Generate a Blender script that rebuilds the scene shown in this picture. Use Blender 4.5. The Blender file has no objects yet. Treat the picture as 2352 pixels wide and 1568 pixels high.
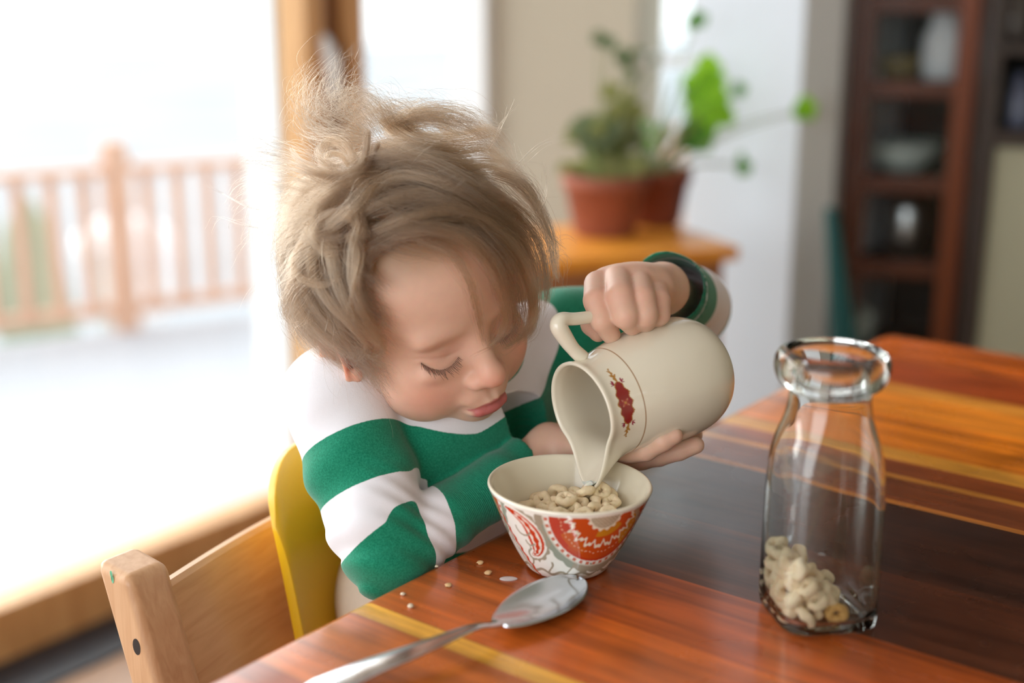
import bpy, bmesh, math, random
import numpy as np
from mathutils import Vector, Matrix
random.seed(7)
RNG = np.random.default_rng(11)
S = bpy.context.scene
COL = S.collection

# ------------------------------------------------------------------ camera, world, light, exposure
F_PX, CX, CY = 3000.0, 1176.0, 784.0
PITCH, CAM_Z = math.radians(15.0), 1.138
SP, CP = math.sin(PITCH), math.cos(PITCH)
TABLE_Z = 0.75

cam_data = bpy.data.cameras.new('camera')
cam = bpy.data.objects.new('camera', cam_data)
COL.objects.link(cam)
cam.location = (0, 0, CAM_Z)
cam.rotation_euler = (math.radians(90) - PITCH, 0, 0)
cam_data.sensor_width = 36.0
cam_data.lens = F_PX / 2352.0 * 36.0
cam_data.clip_start = 0.02
cam_data.dof.use_dof = True
cam_data.dof.focus_distance = 0.925
cam_data.dof.aperture_fstop = 2.2
S.camera = cam

world = bpy.data.worlds.new('overcast_sky')
S.world = world
world.use_nodes = True
_bg = world.node_tree.nodes['Background']
_bg.inputs['Color'].default_value = (0.92, 0.965, 1.0, 1)
_bg.inputs['Strength'].default_value = 2.1

S.view_settings.view_transform = 'Standard'
S.view_settings.look = 'None'
S.view_settings.gamma = 1.0
S.view_settings.use_curve_mapping = False
S.view_settings.exposure = -0.15
S.cycles.max_bounces = 10
S.cycles.diffuse_bounces = 4
S.cycles.glossy_bounces = 4
S.cycles.transmission_bounces = 10
S.cycles.transparent_max_bounces = 24
S.cycles.sample_clamp_indirect = 6.0


def area_light(name, loc, target, sx, sy, power, color=(1, 1, 1)):
    d = bpy.data.lights.new(name, 'AREA')
    d.shape = 'RECTANGLE'
    d.size, d.size_y = sx, sy
    d.energy = power
    d.color = color
    o = bpy.data.objects.new(name, d)
    COL.objects.link(o)
    o.location = loc
    o.rotation_euler = (Vector(target) - Vector(loc)).to_track_quat('-Z', 'Y').to_euler()
    return o


# the bright side of the overcast sky, beyond the glass door and behind the child
sun_d = bpy.data.lights.new('soft_sun', 'SUN')
sun_d.energy = 6.5
sun_d.angle = math.radians(70)
sun_d.color = (1.0, 0.985, 0.96)
sun = bpy.data.objects.new('soft_sun', sun_d)
COL.objects.link(sun)
sun.rotation_euler = Vector((0.75, -0.52, -0.46)).to_track_quat('-Z', 'Y').to_euler()
# added fill lamp behind the camera, set in an assumed rear window
area_light('added_rear_fill', (-1.40, -1.38, 1.38), (0.0, 1.0, 0.95), 2.1, 1.4, 34, (0.95, 0.98, 1.0))


# ------------------------------------------------------------------ pixel / world helpers
def ray(x, y):
    X, Y, Z = (x - CX) / F_PX, (y - CY) / F_PX, 1.0
    return np.array([X, CP * Z - SP * Y, -(SP * Z + CP * Y)])


CAM = np.array([0.0, 0.0, CAM_Z])


def P(x, y, Z):
    return CAM + ray(x, y) * Z


def PT(x, y, h=TABLE_Z):
    r = ray(x, y)
    return CAM + r * ((h - CAM_Z) / r[2])


def PPL(x, y, p0, n):
    r = ray(x, y)
    return CAM + r * (np.dot(np.asarray(p0) - CAM, n) / np.dot(r, n))


def proj(p):
    d = np.asarray(p, float) - CAM
    Z = d[..., 1] * CP - d[..., 2] * SP
    Yd = -d[..., 1] * SP - d[..., 2] * CP
    return np.stack([CX + d[..., 0] / Z * F_PX, CY + Yd / Z * F_PX, Z], -1)


def unit(v):
    v = np.asarray(v, float)
    return v / np.linalg.norm(v)


E0 = PT(810, 1390)
E1 = PT(1690, 940)
EV = unit(E1 - E0)                        # along the table's left edge, away from the camera
QV = np.array([EV[1], -EV[0], 0.0])       # from the child's chair across the table
ZV = np.array([0, 0, 1.0])
# window wall, parallel to the table edge
W0 = PT(0, 1530, 0.0)
WN = QV                                   # wall normal, into the room


# ------------------------------------------------------------------ object helpers
def lin(r, g, b):
    def f(c):
        c /= 255.0
        return c / 12.92 if c <= 0.04045 else ((c + 0.055) / 1.055) ** 2.4
    return (f(r), f(g), f(b))


def lina(a):
    a = np.asarray(a, float) / 255.0
    return np.where(a <= 0.04045, a / 12.92, ((a + 0.055) / 1.055) ** 2.4)


def mesh_obj(name, verts, faces, mat=None, parent=None, smooth=True, color=None, attrs=None, loc=None):
    me = bpy.data.meshes.new(name)
    verts = np.asarray(verts, float)
    if isinstance(faces, np.ndarray):
        faces = faces.tolist()
    me.from_pydata(verts.tolist(), [], faces)
    me.validate()
    if smooth:
        me.polygons.foreach_set('use_smooth', [True] * len(me.polygons))
    if color is not None:
        ca = me.color_attributes.new('Col', 'FLOAT_COLOR', 'POINT')
        c = np.ones((len(verts), 4), np.float32)
        c[:, :3] = color
        ca.data.foreach_set('color', c.ravel())
    for k, v in (attrs or {}).items():
        at = me.attributes.new(k, 'FLOAT', 'POINT')
        at.data.foreach_set('value', np.asarray(v, np.float32))
    o = bpy.data.objects.new(name, me)
    COL.objects.link(o)
    if mat:
        me.materials.append(mat)
    if loc is not None:
        o.location = loc
    if parent:
        o.parent = parent
    return o


def bm_obj(name, bm, mat=None, parent=None, smooth=False, bevel=0, loc=None, rotz=None):
    me = bpy.data.meshes.new(name)
    bmesh.ops.recalc_face_normals(bm, faces=bm.faces)
    bm.to_mesh(me)
    bm.free()
    if smooth:
        me.polygons.foreach_set('use_smooth', [True] * len(me.polygons))
    o = bpy.data.objects.new(name, me)
    COL.objects.link(o)
    if mat:
        me.materials.append(mat)
    if bevel:
        m = o.modifiers.new('bevel', 'BEVEL')
        m.width = bevel
        m.segments = 3
        m.limit_method = 'ANGLE'
        m.harden_normals = bool(smooth)
    if loc is not None:
        o.location = loc
    if rotz is not None:
        o.rotation_euler = (0, 0, rotz)
    if parent:
        o.parent = parent
    return o


def box_between(bm, o, ax, ay, az):
    """box with corner o and edge vectors ax, ay, az"""
    o, ax, ay, az = [np.asarray(v, float) for v in (o, ax, ay, az)]
    vs = [bm.verts.new(o + i * ax + j * ay + k * az) for i in (0, 1) for j in (0, 1) for k in (0, 1)]
    for f in ((0, 1, 3, 2), (4, 6, 7, 5), (0, 4, 5, 1), (2, 3, 7, 6), (0, 2, 6, 4), (1, 5, 7, 3)):
        bm.faces.new([vs[i] for i in f])


def box(name, o, ax, ay, az, mat, parent=None, bevel=0.0):
    bm = bmesh.new()
    box_between(bm, o, ax, ay, az)
    return bm_obj(name, bm, mat, parent, bevel=bevel)


def tag(o, label, cat, group=None, kind=None):
    o['label'] = label
    o['category'] = cat
    if group:
        o['group'] = group
    if kind:
        o['kind'] = kind
    return o


def struct(o):
    o['kind'] = 'structure'
    return o


def empty(name, loc=(0, 0, 0)):
    o = bpy.data.objects.new(name, None)
    COL.objects.link(o)
    o.location = loc
    o.empty_display_size = 0.05
    return o


def lathe(profile, seg=96, close=False):
    """profile: list of (r, z) -> verts, faces about +Z"""
    vs, fs = [], []
    n = len(profile)
    for (r, z) in profile:
        for k in range(seg):
            a = 2 * math.pi * k / seg
            vs.append((r * math.cos(a), r * math.sin(a), z))
    for i in range(n - 1 + (1 if close else 0)):
        i2 = (i + 1) % n
        for k in range(seg):
            k2 = (k + 1) % seg
            fs.append((i * seg + k, i * seg + k2, i2 * seg + k2, i2 * seg + k))
    return np.array(vs), fs


def smooth_path(pts, n):
    """Catmull-Rom resample of pts (m,d) to n points"""
    pts = np.asarray(pts, float)
    p = np.vstack([2 * pts[0] - pts[1], pts, 2 * pts[-1] - pts[-2]])
    m = len(pts) - 1
    t = np.linspace(0, m, n)
    i = np.clip(t.astype(int), 0, m - 1)
    u = (t - i)[:, None]
    a, b, c, d = p[i], p[i + 1], p[i + 2], p[i + 3]
    return 0.5 * ((2 * b) + (-a + c) * u + (2 * a - 5 * b + 4 * c - d) * u ** 2 + (-a + 3 * b - 3 * c + d) * u ** 3)


def tube(path, radii, seg=16, up=None, flat=None):
    """tube along path; flat = (list of) width/height ratio along 'side' axis"""
    path = np.asarray(path, float)
    n = len(path)
    radii = np.broadcast_to(np.asarray(radii, float), (n,))
    tan = np.gradient(path, axis=0)
    tan /= np.linalg.norm(tan, axis=1)[:, None]
    ref = np.asarray(up if up is not None else (0.1, 0.2, 1.0), float)
    vs = []
    fl = np.broadcast_to(np.asarray(flat if flat is not None else 1.0, float), (n,))
    for i in range(n):
        s = unit(np.cross(tan[i], ref))
        u = np.cross(s, tan[i])
        for k in range(seg):
            a = 2 * math.pi * k / seg
            vs.append(path[i] + radii[i] * (math.cos(a) * s * fl[i] + math.sin(a) * u))
    fs = []
    for i in range(n - 1):
        for k in range(seg):
            k2 = (k + 1) % seg
            fs.append((i * seg + k, i * seg + k2, (i + 1) * seg + k2, (i + 1) * seg + k))
    fs.append(tuple(range(seg))[::-1])
    fs.append(tuple((n - 1) * seg + k for k in range(seg)))
    return np.array(vs), fs


def join(parts):
    vs, fs, off = [], [], 0
    for v, f in parts:
        v = np.asarray(v)
        vs.append(v)
        fs += [tuple(i + off for i in q) for q in f]
        off += len(v)
    return np.vstack(vs), fs


# ------------------------------------------------------------------ materials
def new_mat(name):
    m = bpy.data.materials.new(name)
    m.use_nodes = True
    nt = m.node_tree
    return m, nt, nt.nodes, nt.links, nt.nodes['Principled BSDF']


def simple(name, rgb, rough=0.5, metal=0.0, noise=0.06, scale=30, bump=0.0, coat=0.0, sheen=0.0, sss=0.0):
    """principled with a little procedural tone variation"""
    m, nt, N, L, b = new_mat(name)
    tc = N.new('ShaderNodeTexCoord')
    nz = N.new('ShaderNodeTexNoise')
    nz.inputs['Scale'].default_value = scale
    nz.inputs['Detail'].default_value = 4
    L.new(tc.outputs['Object'], nz.inputs['Vector'])
    mx = N.new('ShaderNodeMix')
    mx.data_type = 'RGBA'
    c = lin(*rgb)
    mx.inputs[6].default_value = (*[v * (1 - noise) for v in c], 1)
    mx.inputs[7].default_value = (*[min(1, v * (1 + noise)) for v in c], 1)
    L.new(nz.outputs['Fac'], mx.inputs[0])
    L.new(mx.outputs[2], b.inputs['Base Color'])
    b.inputs['Roughness'].default_value = rough
    b.inputs['Metallic'].default_value = metal
    b.inputs['Coat Weight'].default_value = coat
    b.inputs['Sheen Weight'].default_value = sheen
    if sss:
        b.inputs['Subsurface Weight'].default_value = sss
        b.inputs['Subsurface Scale'].default_value = 0.004
    if bump:
        bp = N.new('ShaderNodeBump')
        bp.inputs['Strength'].default_value = bump
        bp.inputs['Distance'].default_value = 0.001
        L.new(nz.outputs['Fac'], bp.inputs['Height'])
        L.new(bp.outputs['Normal'], b.inputs['Normal'])
    return m


def wood(name, c1, c2, rough=0.4, scale=6, stretch=(1, 14, 14), coat=0.0, bump=0.05):
    m, nt, N, L, b = new_mat(name)
    tc = N.new('ShaderNodeTexCoord')
    mp = N.new('ShaderNodeMapping')
    mp.inputs['Scale'].default_value = stretch
    L.new(tc.outputs['Object'], mp.inputs['Vector'])
    nz = N.new('ShaderNodeTexNoise')
    nz.inputs['Scale'].default_value = scale
    nz.inputs['Detail'].default_value = 8
    nz.inputs['Distortion'].default_value = 0.6
    L.new(mp.outputs['Vector'], nz.inputs['Vector'])
    cr = N.new('ShaderNodeValToRGB')
    cr.color_ramp.elements[0].position = 0.3
    cr.color_ramp.elements[0].color = (*lin(*c1), 1)
    cr.color_ramp.elements[1].position = 0.72
    cr.color_ramp.elements[1].color = (*lin(*c2), 1)
    L.new(nz.outputs['Fac'], cr.inputs['Fac'])
    L.new(cr.outputs['Color'], b.inputs['Base Color'])
    b.inputs['Roughness'].default_value = rough
    b.inputs['Coat Weight'].default_value = coat
    bp = N.new('ShaderNodeBump')
    bp.inputs['Strength'].default_value = bump
    bp.inputs['Distance'].default_value = 0.0008
    L.new(nz.outputs['Fac'], bp.inputs['Height'])
    L.new(bp.outputs['Normal'], b.inputs['Normal'])
    return m


def painted(name, rough=0.2, coat=0.0, noise=0.03, spec=0.5, sss=0.0):
    """colour from the mesh's own painted pattern"""
    m, nt, N, L, b = new_mat(name)
    at = N.new('ShaderNodeAttribute')
    at.attribute_name = 'Col'
    L.new(at.outputs['Color'], b.inputs['Base Color'])
    b.inputs['Roughness'].default_value = rough
    b.inputs['Coat Weight'].default_value = coat
    b.inputs['Specular IOR Level'].default_value = spec
    if sss:
        b.inputs['Subsurface Weight'].default_value = sss
        b.inputs['Subsurface Scale'].default_value = 0.003
    return m


def glass_mat(name, tint=(1, 1, 1), ior=1.46, rough=0.0):
    m, nt, N, L, b = new_mat(name)
    N.remove(b)
    g = N.new('ShaderNodeBsdfGlass')
    g.inputs['Color'].default_value = (*tint, 1)
    g.inputs['IOR'].default_value = ior
    g.inputs['Roughness'].default_value = rough
    L.new(g.outputs[0], N['Material Output'].inputs['Surface'])
    return m


def pane_mat(name, tint=(0.97, 0.985, 0.98)):
    m, nt, N, L, b = new_mat(name)
    N.remove(b)
    t = N.new('ShaderNodeBsdfTransparent')
    t.inputs['Color'].default_value = (*tint, 1)
    g = N.new('ShaderNodeBsdfGlossy')
    g.inputs['Roughness'].default_value = 0.02
    fr = N.new('ShaderNodeFresnel')
    fr.inputs['IOR'].default_value = 1.45
    mx = N.new('ShaderNodeMixShader')
    ge = N.new('ShaderNodeNewGeometry')
    inv = N.new('ShaderNodeMath')
    inv.operation = 'SUBTRACT'
    inv.inputs[0].default_value = 1.0
    L.new(ge.outputs['Backfacing'], inv.inputs[1])
    mu = N.new('ShaderNodeMath')
    mu.operation = 'MULTIPLY'
    L.new(fr.outputs[0], mu.inputs[0])
    L.new(inv.outputs[0], mu.inputs[1])
    L.new(mu.outputs[0], mx.inputs[0])
    L.new(t.outputs[0], mx.inputs[1])
    L.new(g.outputs[0], mx.inputs[2])
    L.new(mx.outputs[0], N['Material Output'].inputs['Surface'])
    return m


M = {}
M['beige_wall'] = simple('beige_plaster', (180, 170, 152), 0.9, scale=4, noise=0.03)
M['white_wall'] = simple('white_plaster', (216, 222, 230), 0.85, scale=4, noise=0.02)
M['grey_wall'] = simple('grey_plaster', (205, 205, 202), 0.9, scale=4, noise=0.03)
M['olive_wall'] = simple('olive_plaster', (176, 174, 150), 0.9, scale=4, noise=0.03)
M['field_snow'] = simple('thin_snow', (160, 166, 172), 0.9, noise=0.22, scale=0.35)
M['ceiling'] = simple('ceiling_paint', (238, 237, 234), 0.95, scale=4, noise=0.02)
M['floor'] = wood('floor_boards', (120, 84, 56), (160, 116, 78), 0.4, 4, (14, 1, 14))
M['frame_wood'] = wood('window_frame_wood', (200, 146, 92), (222, 172, 116), 0.45, 5, (8, 8, 1))
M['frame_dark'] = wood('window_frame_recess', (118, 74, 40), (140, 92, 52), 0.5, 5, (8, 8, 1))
M['white_trim'] = simple('white_trim', (240, 242, 244), 0.5, noise=0.02)
M['black_track'] = simple('black_track', (34, 38, 46), 0.45)
M['pane'] = pane_mat('window_glass')
M['deck'] = simple('pale_deck', (180, 182, 188), 0.7, scale=3, noise=0.06)
M['cedar'] = wood('flare_paled_cedar', (200, 152, 124), (220, 176, 150), 0.6, 4, (6, 6, 1))  # cedar made paler, with lens flare haze put into its colour
M['snow'] = simple('snow', (240, 243, 248), 0.9, noise=0.03)
M['shrub'] = simple('shrub_green', (150, 162, 138), 0.8, noise=0.3, scale=15)
M['steel'] = simple('brushed_steel', (205, 208, 214), 0.16, 1.0, noise=0.03, scale=120)
M['chrome'] = simple('grey_metal', (200, 202, 205), 0.3, 1.0, noise=0.03)
M['beech'] = wood('beech_wood', (196, 148, 108), (214, 170, 130), 0.38, 5, (40, 40, 2), bump=0.04)
M['beech_ply'] = wood('beech_ply', (206, 156, 110), (222, 176, 130), 0.3, 3, (6, 6, 60), coat=0.2, bump=0.03)
M['yellow'] = simple('yellow_plastic', (226, 178, 26), 0.32, noise=0.03, scale=12, sss=0.15)
M['terracotta'] = simple('terracotta', (152, 88, 66), 0.75, noise=0.12, scale=25)
M['terracotta_dark'] = simple('terracotta_dark', (138, 70, 48), 0.75, noise=0.12, scale=25)
M['soil'] = simple('soil', (60, 46, 36), 0.95, noise=0.4, scale=80)
M['dresser'] = wood('honey_pine', (222, 136, 40), (240, 162, 56), 0.4, 5, (2, 16, 16), coat=0.2)
M['dresser_dark'] = wood('brown_pine', (150, 96, 58), (172, 116, 76), 0.45, 5, (2, 16, 16))
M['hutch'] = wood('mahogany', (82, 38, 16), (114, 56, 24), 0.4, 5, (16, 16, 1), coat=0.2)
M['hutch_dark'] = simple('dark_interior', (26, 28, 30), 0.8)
M['teal'] = simple('teal_cloth', (28, 84, 84), 0.8)
M['dark_wood'] = wood('dark_shelf_wood', (44, 34, 28), (60, 46, 38), 0.5, 5, (2, 16, 16))
M['china'] = simple('pale_china', (205, 212, 205), 0.3, noise=0.04)
M['amber'] = simple('amber_china', (150, 128, 80), 0.4, noise=0.1)
M['milk'] = simple('milk', (246, 244, 236), 0.12, noise=0.0, sss=0.4)
M['glass'] = glass_mat('clear_bottle_glass', (0.985, 0.995, 0.99), 1.47)
M['crumb'] = simple('crumb', (214, 176, 128), 0.8, noise=0.2, scale=300)
M['trousers'] = simple('beige_cotton', (226, 210, 192), 0.9, noise=0.05, scale=200, bump=0.2)

# leaves
def leaf_mat(name, rgb):
    m = simple(name, rgb, 0.5, noise=0.15, scale=40)
    N, L = m.node_tree.nodes, m.node_tree.links
    b = N['Principled BSDF']
    tr = N.new('ShaderNodeBsdfTranslucent')
    tr.inputs['Color'].default_value = (*lin(*rgb), 1)
    mx = N.new('ShaderNodeMixShader')
    mx.inputs[0].default_value = 0.45
    L.new(b.outputs[0], mx.inputs[1])
    L.new(tr.outputs[0], mx.inputs[2])
    L.new(mx.outputs[0], N['Material Output'].inputs['Surface'])
    return m


M['leaf_bright'] = leaf_mat('bright_leaf', (150, 205, 52))
M['leaf_mid'] = leaf_mat('mid_leaf', (92, 152, 52))
M['leaf_olive'] = leaf_mat('olive_leaf', (148, 150, 88))
M['leaf_dull'] = leaf_mat('dull_leaf', (110, 124, 88))
M['stem'] = simple('green_stem', (120, 130, 70), 0.6)
# ------------------------------------------------------------------ the setting
def wall_pt(v, z, u=0.0):
    return W0 + EV * v + QV * u + ZV * z


def wbox(name, v0, v1, z0, z1, u0, u1, mat, parent=None, bevel=0.0):
    return box(name, wall_pt(v0, z0, u0), EV * (v1 - v0), QV * (u1 - u0), ZV * (z1 - z0), mat, parent, bevel)


V_CORNER = 1.39
CEIL = 2.45
VB = -3.2
UR = 3.4
struct(wbox('floor', VB, V_CORNER + 1.6, -0.05, 0.0, 0.13, UR, M['floor']))
struct(wbox('ceiling', VB, V_CORNER + 1.6, CEIL, CEIL + 0.08, -0.1, UR, M['ceiling']))
# window wall: a header above, the glazing below
struct(wbox('wall_left', VB, V_CORNER + 0.1, 2.12, CEIL, -0.14, 0.0, M['white_wall']))
# big glass door
d1 = empty('door_1', wall_pt(0, 0))
struct(d1)
DO = -W0


def rel(o, parent, loc):
    o.parent = parent
    o.location = tuple(-np.asarray(loc))
    return o


def door_part(name, v0, v1, z0, z1, u0, u1, mat, bevel=0.004):
    return rel(wbox(name, v0, v1, z0, z1, u0, u1, mat, None, bevel), d1, W0)


door_part('bottom_rail', -2.2, 0.79, 0.0, 0.102, -0.07, 0.0, M['frame_wood'])
door_part('stile', 0.79, 0.842, 0.0, 2.12, -0.08, 0.0, M['frame_wood'])
door_part('stile', -2.26, -2.2, 0.0, 2.12, -0.08, 0.0, M['frame_wood'])
door_part('top_rail', -2.2, 0.79, 2.04, 2.12, -0.07, 0.0, M['frame_wood'])
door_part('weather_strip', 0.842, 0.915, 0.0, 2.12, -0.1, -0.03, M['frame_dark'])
door_part('pane', -2.2, 0.79, 0.1, 2.04, -0.045, -0.039, M['pane'], 0)
# white lever handle on the recess
hp = PPL(748, 135, W0, QV)
hv, hz = float((hp - W0) @ EV), float(hp[2])
bmh = bmesh.new()
v_, f_ = tube(smooth_path([wall_pt(hv, hz + 0.05, -0.025), wall_pt(hv, hz + 0.03, 0.0), wall_pt(hv, hz - 0.02, 0.02), wall_pt(hv, hz - 0.08, 0.018)], 14),
              [0.012] * 4 + [0.014] * 6 + [0.012] * 4, 14)
rel(mesh_obj('door_handle', v_, f_, M['white_trim']), d1, W0)
struct(wbox('trim_1', 0.792, 0.84, -0.3, 2.12, -0.2, -0.1, M['white_trim']))
struct(wbox('trim_2', 0.915, 0.958, 0.0, 2.12, -0.12, 0.0, M['frame_wood']))
# narrow fixed light between the frame and the corner
w1 = empty('window_1', tuple(W0))
struct(w1)
rel(wbox('pane', 0.958, V_CORNER - 0.03, 0.1, 2.12, -0.05, -0.044, M['pane']), w1, W0)
rel(wbox('frame', V_CORNER - 0.03, V_CORNER + 0.05, 0.0, 2.12, -0.1, 0.0, M['white_trim'], None, 0.003), w1, W0)
rel(wbox('bottom_rail', 0.958, V_CORNER - 0.03, 0.0, 0.102, -0.07, 0.0, M['frame_wood'], None, 0.004), w1, W0)
struct(wbox('trim_3', -2.3, V_CORNER, -0.05, 0.006, 0.0, 0.13, M['black_track']))

# back wall, square to the window wall
CN = wall_pt(V_CORNER, 0)


def bu(x, y=300):
    q = PPL(x, y, CN, EV)
    return float((q - CN) @ QV)


def bbox_(name, u0, u1, z0, z1, v0, v1, mat, bevel=0.0):
    return box(name, CN + QV * u0 + ZV * z0 + EV * v0, QV * (u1 - u0), EV * (v1 - v0), ZV * (z1 - z0), mat, None, bevel)


UB1, UB2 = bu(1452), bu(1577)
ZSILL = float(PPL(1510, 575, CN, EV)[2])
bw = bmesh.new()
for (a, b, z0, z1) in ((-0.1, UB1, 0, CEIL), (UB1, UB2, 0, ZSILL), (UB1, UB2, 2.1, CEIL), (UB2, UB2 + 0.15, 0, CEIL)):
    box_between(bw, CN + QV * a + ZV * z0, QV * (b - a), EV * 0.12, ZV * (z1 - z0))
struct(bm_obj('wall_back', bw, M['beige_wall']))
w2 = empty('window_2', tuple(CN))
struct(w2)


def w2part(name, u0, u1, z0, z1, v0, v1, mat):
    o = bbox_(name, u0, u1, z0, z1, v0, v1, mat, 0.002)
    return rel(o, w2, CN)


w2part('pane', UB1, UB2, ZSILL, 2.1, 0.06, 0.066, M['pane'])
w2part('frame', UB2 - 0.012, UB2, ZSILL, 2.1, 0.02, 0.1, M['white_trim'])
zm = float(PPL(1510, 140, CN, EV)[2])
w2part('muntin', UB1, UB2 - 0.012, zm - 0.012, zm + 0.012, 0.04, 0.075, M['white_trim'])

# white splayed pier beside the narrow window, grey return behind it
p1 = CN + QV * UB2
dirp = unit((0.62, -0.785, 0))
tx = (1835 - CX) / F_PX


def hit(p, d, x, y=300):
    k = (x - CX) / F_PX / (CP - SP * (y - CY) / F_PX)
    return (k * p[1] - p[0]) / (d[0] - k * d[1])


p2 = p1 + dirp * hit(p1, dirp, 1833)
dirg = unit((0.93, 0.2, 0))
p3 = p2 + dirg * hit(p2, dirg, 1960)
bw = bmesh.new()
for z in (0, CEIL):
    pass
quad = [p1, p2, p2 + EV * 1.4, p1 + EV * 0.3]
lo = [bw.verts.new((q[0], q[1], 0)) for q in quad]
hi = [bw.verts.new((q[0], q[1], CEIL)) for q in quad]
bw.faces.new(lo)
bw.faces.new(hi)
for i in range(4):
    bw.faces.new((lo[i], lo[(i + 1) % 4], hi[(i + 1) % 4], hi[i]))
struct(bm_obj('wall_pier', bw, M['white_wall']))
bw = bmesh.new()
box_between(bw, p2 + dirg * 0.001, dirg * hit(p2, dirg, 1922), np.array([-dirg[1], dirg[0], 0]) * 0.1, ZV * CEIL)
struct(bm_obj('wall_return', bw, M['grey_wall']))
# right wall
struct(wbox('wall_far', V_CORNER + 1.5, V_CORNER + 1.6, 0, CEIL, 0.6, UR, M['olive_wall']))
struct(wbox('wall_right', VB, V_CORNER + 1.6, 0, CEIL, UR, UR + 0.1, M['olive_wall']))
# unseen wall behind the camera; its broad window is added for fill light
bw = bmesh.new()
for (a, b, z0, z1) in ((-0.1, 0.35, 0, CEIL), (0.35, 2.6, 0, 0.6), (0.35, 2.6, 2.1, CEIL), (2.6, UR, 0, CEIL)):
    box_between(bw, wall_pt(VB, z0, a), QV * (b - a), -EV * 0.1, ZV * (z1 - z0))
struct(bm_obj('wall_rear', bw, M['white_wall']))
w3 = empty('added_fill_window', tuple(W0))
struct(w3)
rel(wbox('pane', VB - 0.06, VB - 0.054, 0.6, 2.1, 0.35, 2.6, M['pane']), w3, W0)

# ------------------------------------------------------------------ outdoors
DECK_Z = -0.5
R0, R1 = PT(0, 790, DECK_Z), PT(600, 712, DECK_Z)
RD = unit(R1 - R0)
RNn = np.array([RD[1], -RD[0], 0])
bd = bmesh.new()
box_between(bd, R0 - RD * 6 + np.array([0, 0, -0.06]), RD * 14, RNn * 7.5, (0, 0, 0.06))
# keep the deck outside the window wall
geom = bd.verts[:] + bd.edges[:] + bd.faces[:]
bmesh.ops.bisect_plane(bd, geom=geom, plane_co=wall_pt(0, 0, -0.2), plane_no=QV, clear_outer=True)
bmesh.ops.holes_fill(bd, edges=bd.edges[:])
struct(bm_obj('deck_floor', bd, M['deck']))
zt = float(PPL(0, 402, R0, RNn)[2])
zp = float(PPL(262, 322, R0, RNn)[2])
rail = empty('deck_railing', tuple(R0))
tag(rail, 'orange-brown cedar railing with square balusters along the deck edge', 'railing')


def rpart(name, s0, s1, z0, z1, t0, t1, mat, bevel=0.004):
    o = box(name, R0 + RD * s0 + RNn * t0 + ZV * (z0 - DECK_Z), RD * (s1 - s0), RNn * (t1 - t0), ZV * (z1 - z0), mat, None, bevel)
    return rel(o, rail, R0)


def rs(x, y=600):
    return float((PPL(x, y, R0, RNn) - R0) @ RD)


s_post = rs(278)
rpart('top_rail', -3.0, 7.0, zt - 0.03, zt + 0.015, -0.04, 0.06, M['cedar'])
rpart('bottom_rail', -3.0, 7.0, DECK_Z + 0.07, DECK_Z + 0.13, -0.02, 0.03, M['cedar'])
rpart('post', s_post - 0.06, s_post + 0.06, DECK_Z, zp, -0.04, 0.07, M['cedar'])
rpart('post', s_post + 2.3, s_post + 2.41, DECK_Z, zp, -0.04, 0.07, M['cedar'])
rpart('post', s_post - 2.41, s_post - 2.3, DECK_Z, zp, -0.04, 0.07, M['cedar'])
sp = (rs(205) - rs(130)) * 1.0
k0 = int(-2.9 / sp)
for k in range(k0, int(5.0 / sp)):
    s = rs(130) + k * sp
    if abs(s - s_post) < 0.075 or abs(s - s_post + 2.355) < 0.08 or abs(s - s_post - 2.355) < 0.08:
        continue
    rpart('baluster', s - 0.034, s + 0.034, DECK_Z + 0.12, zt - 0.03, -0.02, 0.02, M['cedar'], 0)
bg_ = bmesh.new()
box_between(bg_, R0 - RD * 60 + np.array([0, 0, -1.3]), RD * 120, -RNn * 60, (0, 0, 0.2))
struct(bm_obj('ground', bg_, M['field_snow']))


def blob(name, c, r, mat, seed, rough=0.25, sub=4):
    bm = bmesh.new()
    bmesh.ops.create_icosphere(bm, subdivisions=sub, radius=1.0)
    rg = np.random.default_rng(seed)
    dirs = rg.normal(size=(14, 3))
    ph = rg.uniform(0, 6.28, 14)
    for v in bm.verts:
        n = v.co.normalized()
        d = sum(math.sin(5 * n.dot(Vector(dirs[i])) + ph[i]) for i in range(14)) / 14
        v.co = Vector((n.x * r[0], n.y * r[1], n.z * r[2])) * (1 + rough * d)
    return bm_obj(name, bm, mat, None, True, loc=tuple(c))


g1 = R0 + RD * rs(180, 520) - RNn * 1.2
tag(blob('evergreen_shrub', (g1[0], g1[1], -0.75), (0.22, 0.22, 0.75), M['shrub'], 3), 'soft green shrub blurred behind the railing, left of its tall post', 'shrub')
g2 = R0 + RD * rs(462, 520) - RNn * 1.5
sn = empty('white_rounded_object', (g2[0], g2[1], -1.1))  # unidentified white shape, built as a pot with a rounded cap
tag(sn, 'white rounded object blurred behind the railing balusters', 'unknown_object')
v_, f_ = lathe([(0.001, 0), (0.2, 0), (0.26, 0.62), (0.24, 0.64), (0.001, 0.6)], 40)
mesh_obj('pot', v_, f_, M['white_trim'], sn)
o = blob('round_top', (0, 0, 0.72), (0.3, 0.3, 0.2), M['snow'], 8, 0.15)
o.parent = sn

# ------------------------------------------------------------------ dresser with the potted plants
ZD = float(PT(1400, 560, 0.70)[2])
# honey-coloured dresser: front left part, darker end at the right
dz = 0.70
dA = PT(1250, 600, dz)
dB = PT(1700, 566, dz)
dd = unit((dB - dA) * np.array([1, 1, 0]))
dn = np.array([dd[1], -dd[0], 0])           # towards the camera
if dn[1] > 0:
    dn = -dn
L_ = float(np.linalg.norm(dB - dA))
dr = empty('dresser', (dA[0], dA[1], 0))
tag(dr, 'honey-orange wooden dresser under the potted plants by the narrow window', 'dresser')
D0 = np.array([dA[0], dA[1], 0])


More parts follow.
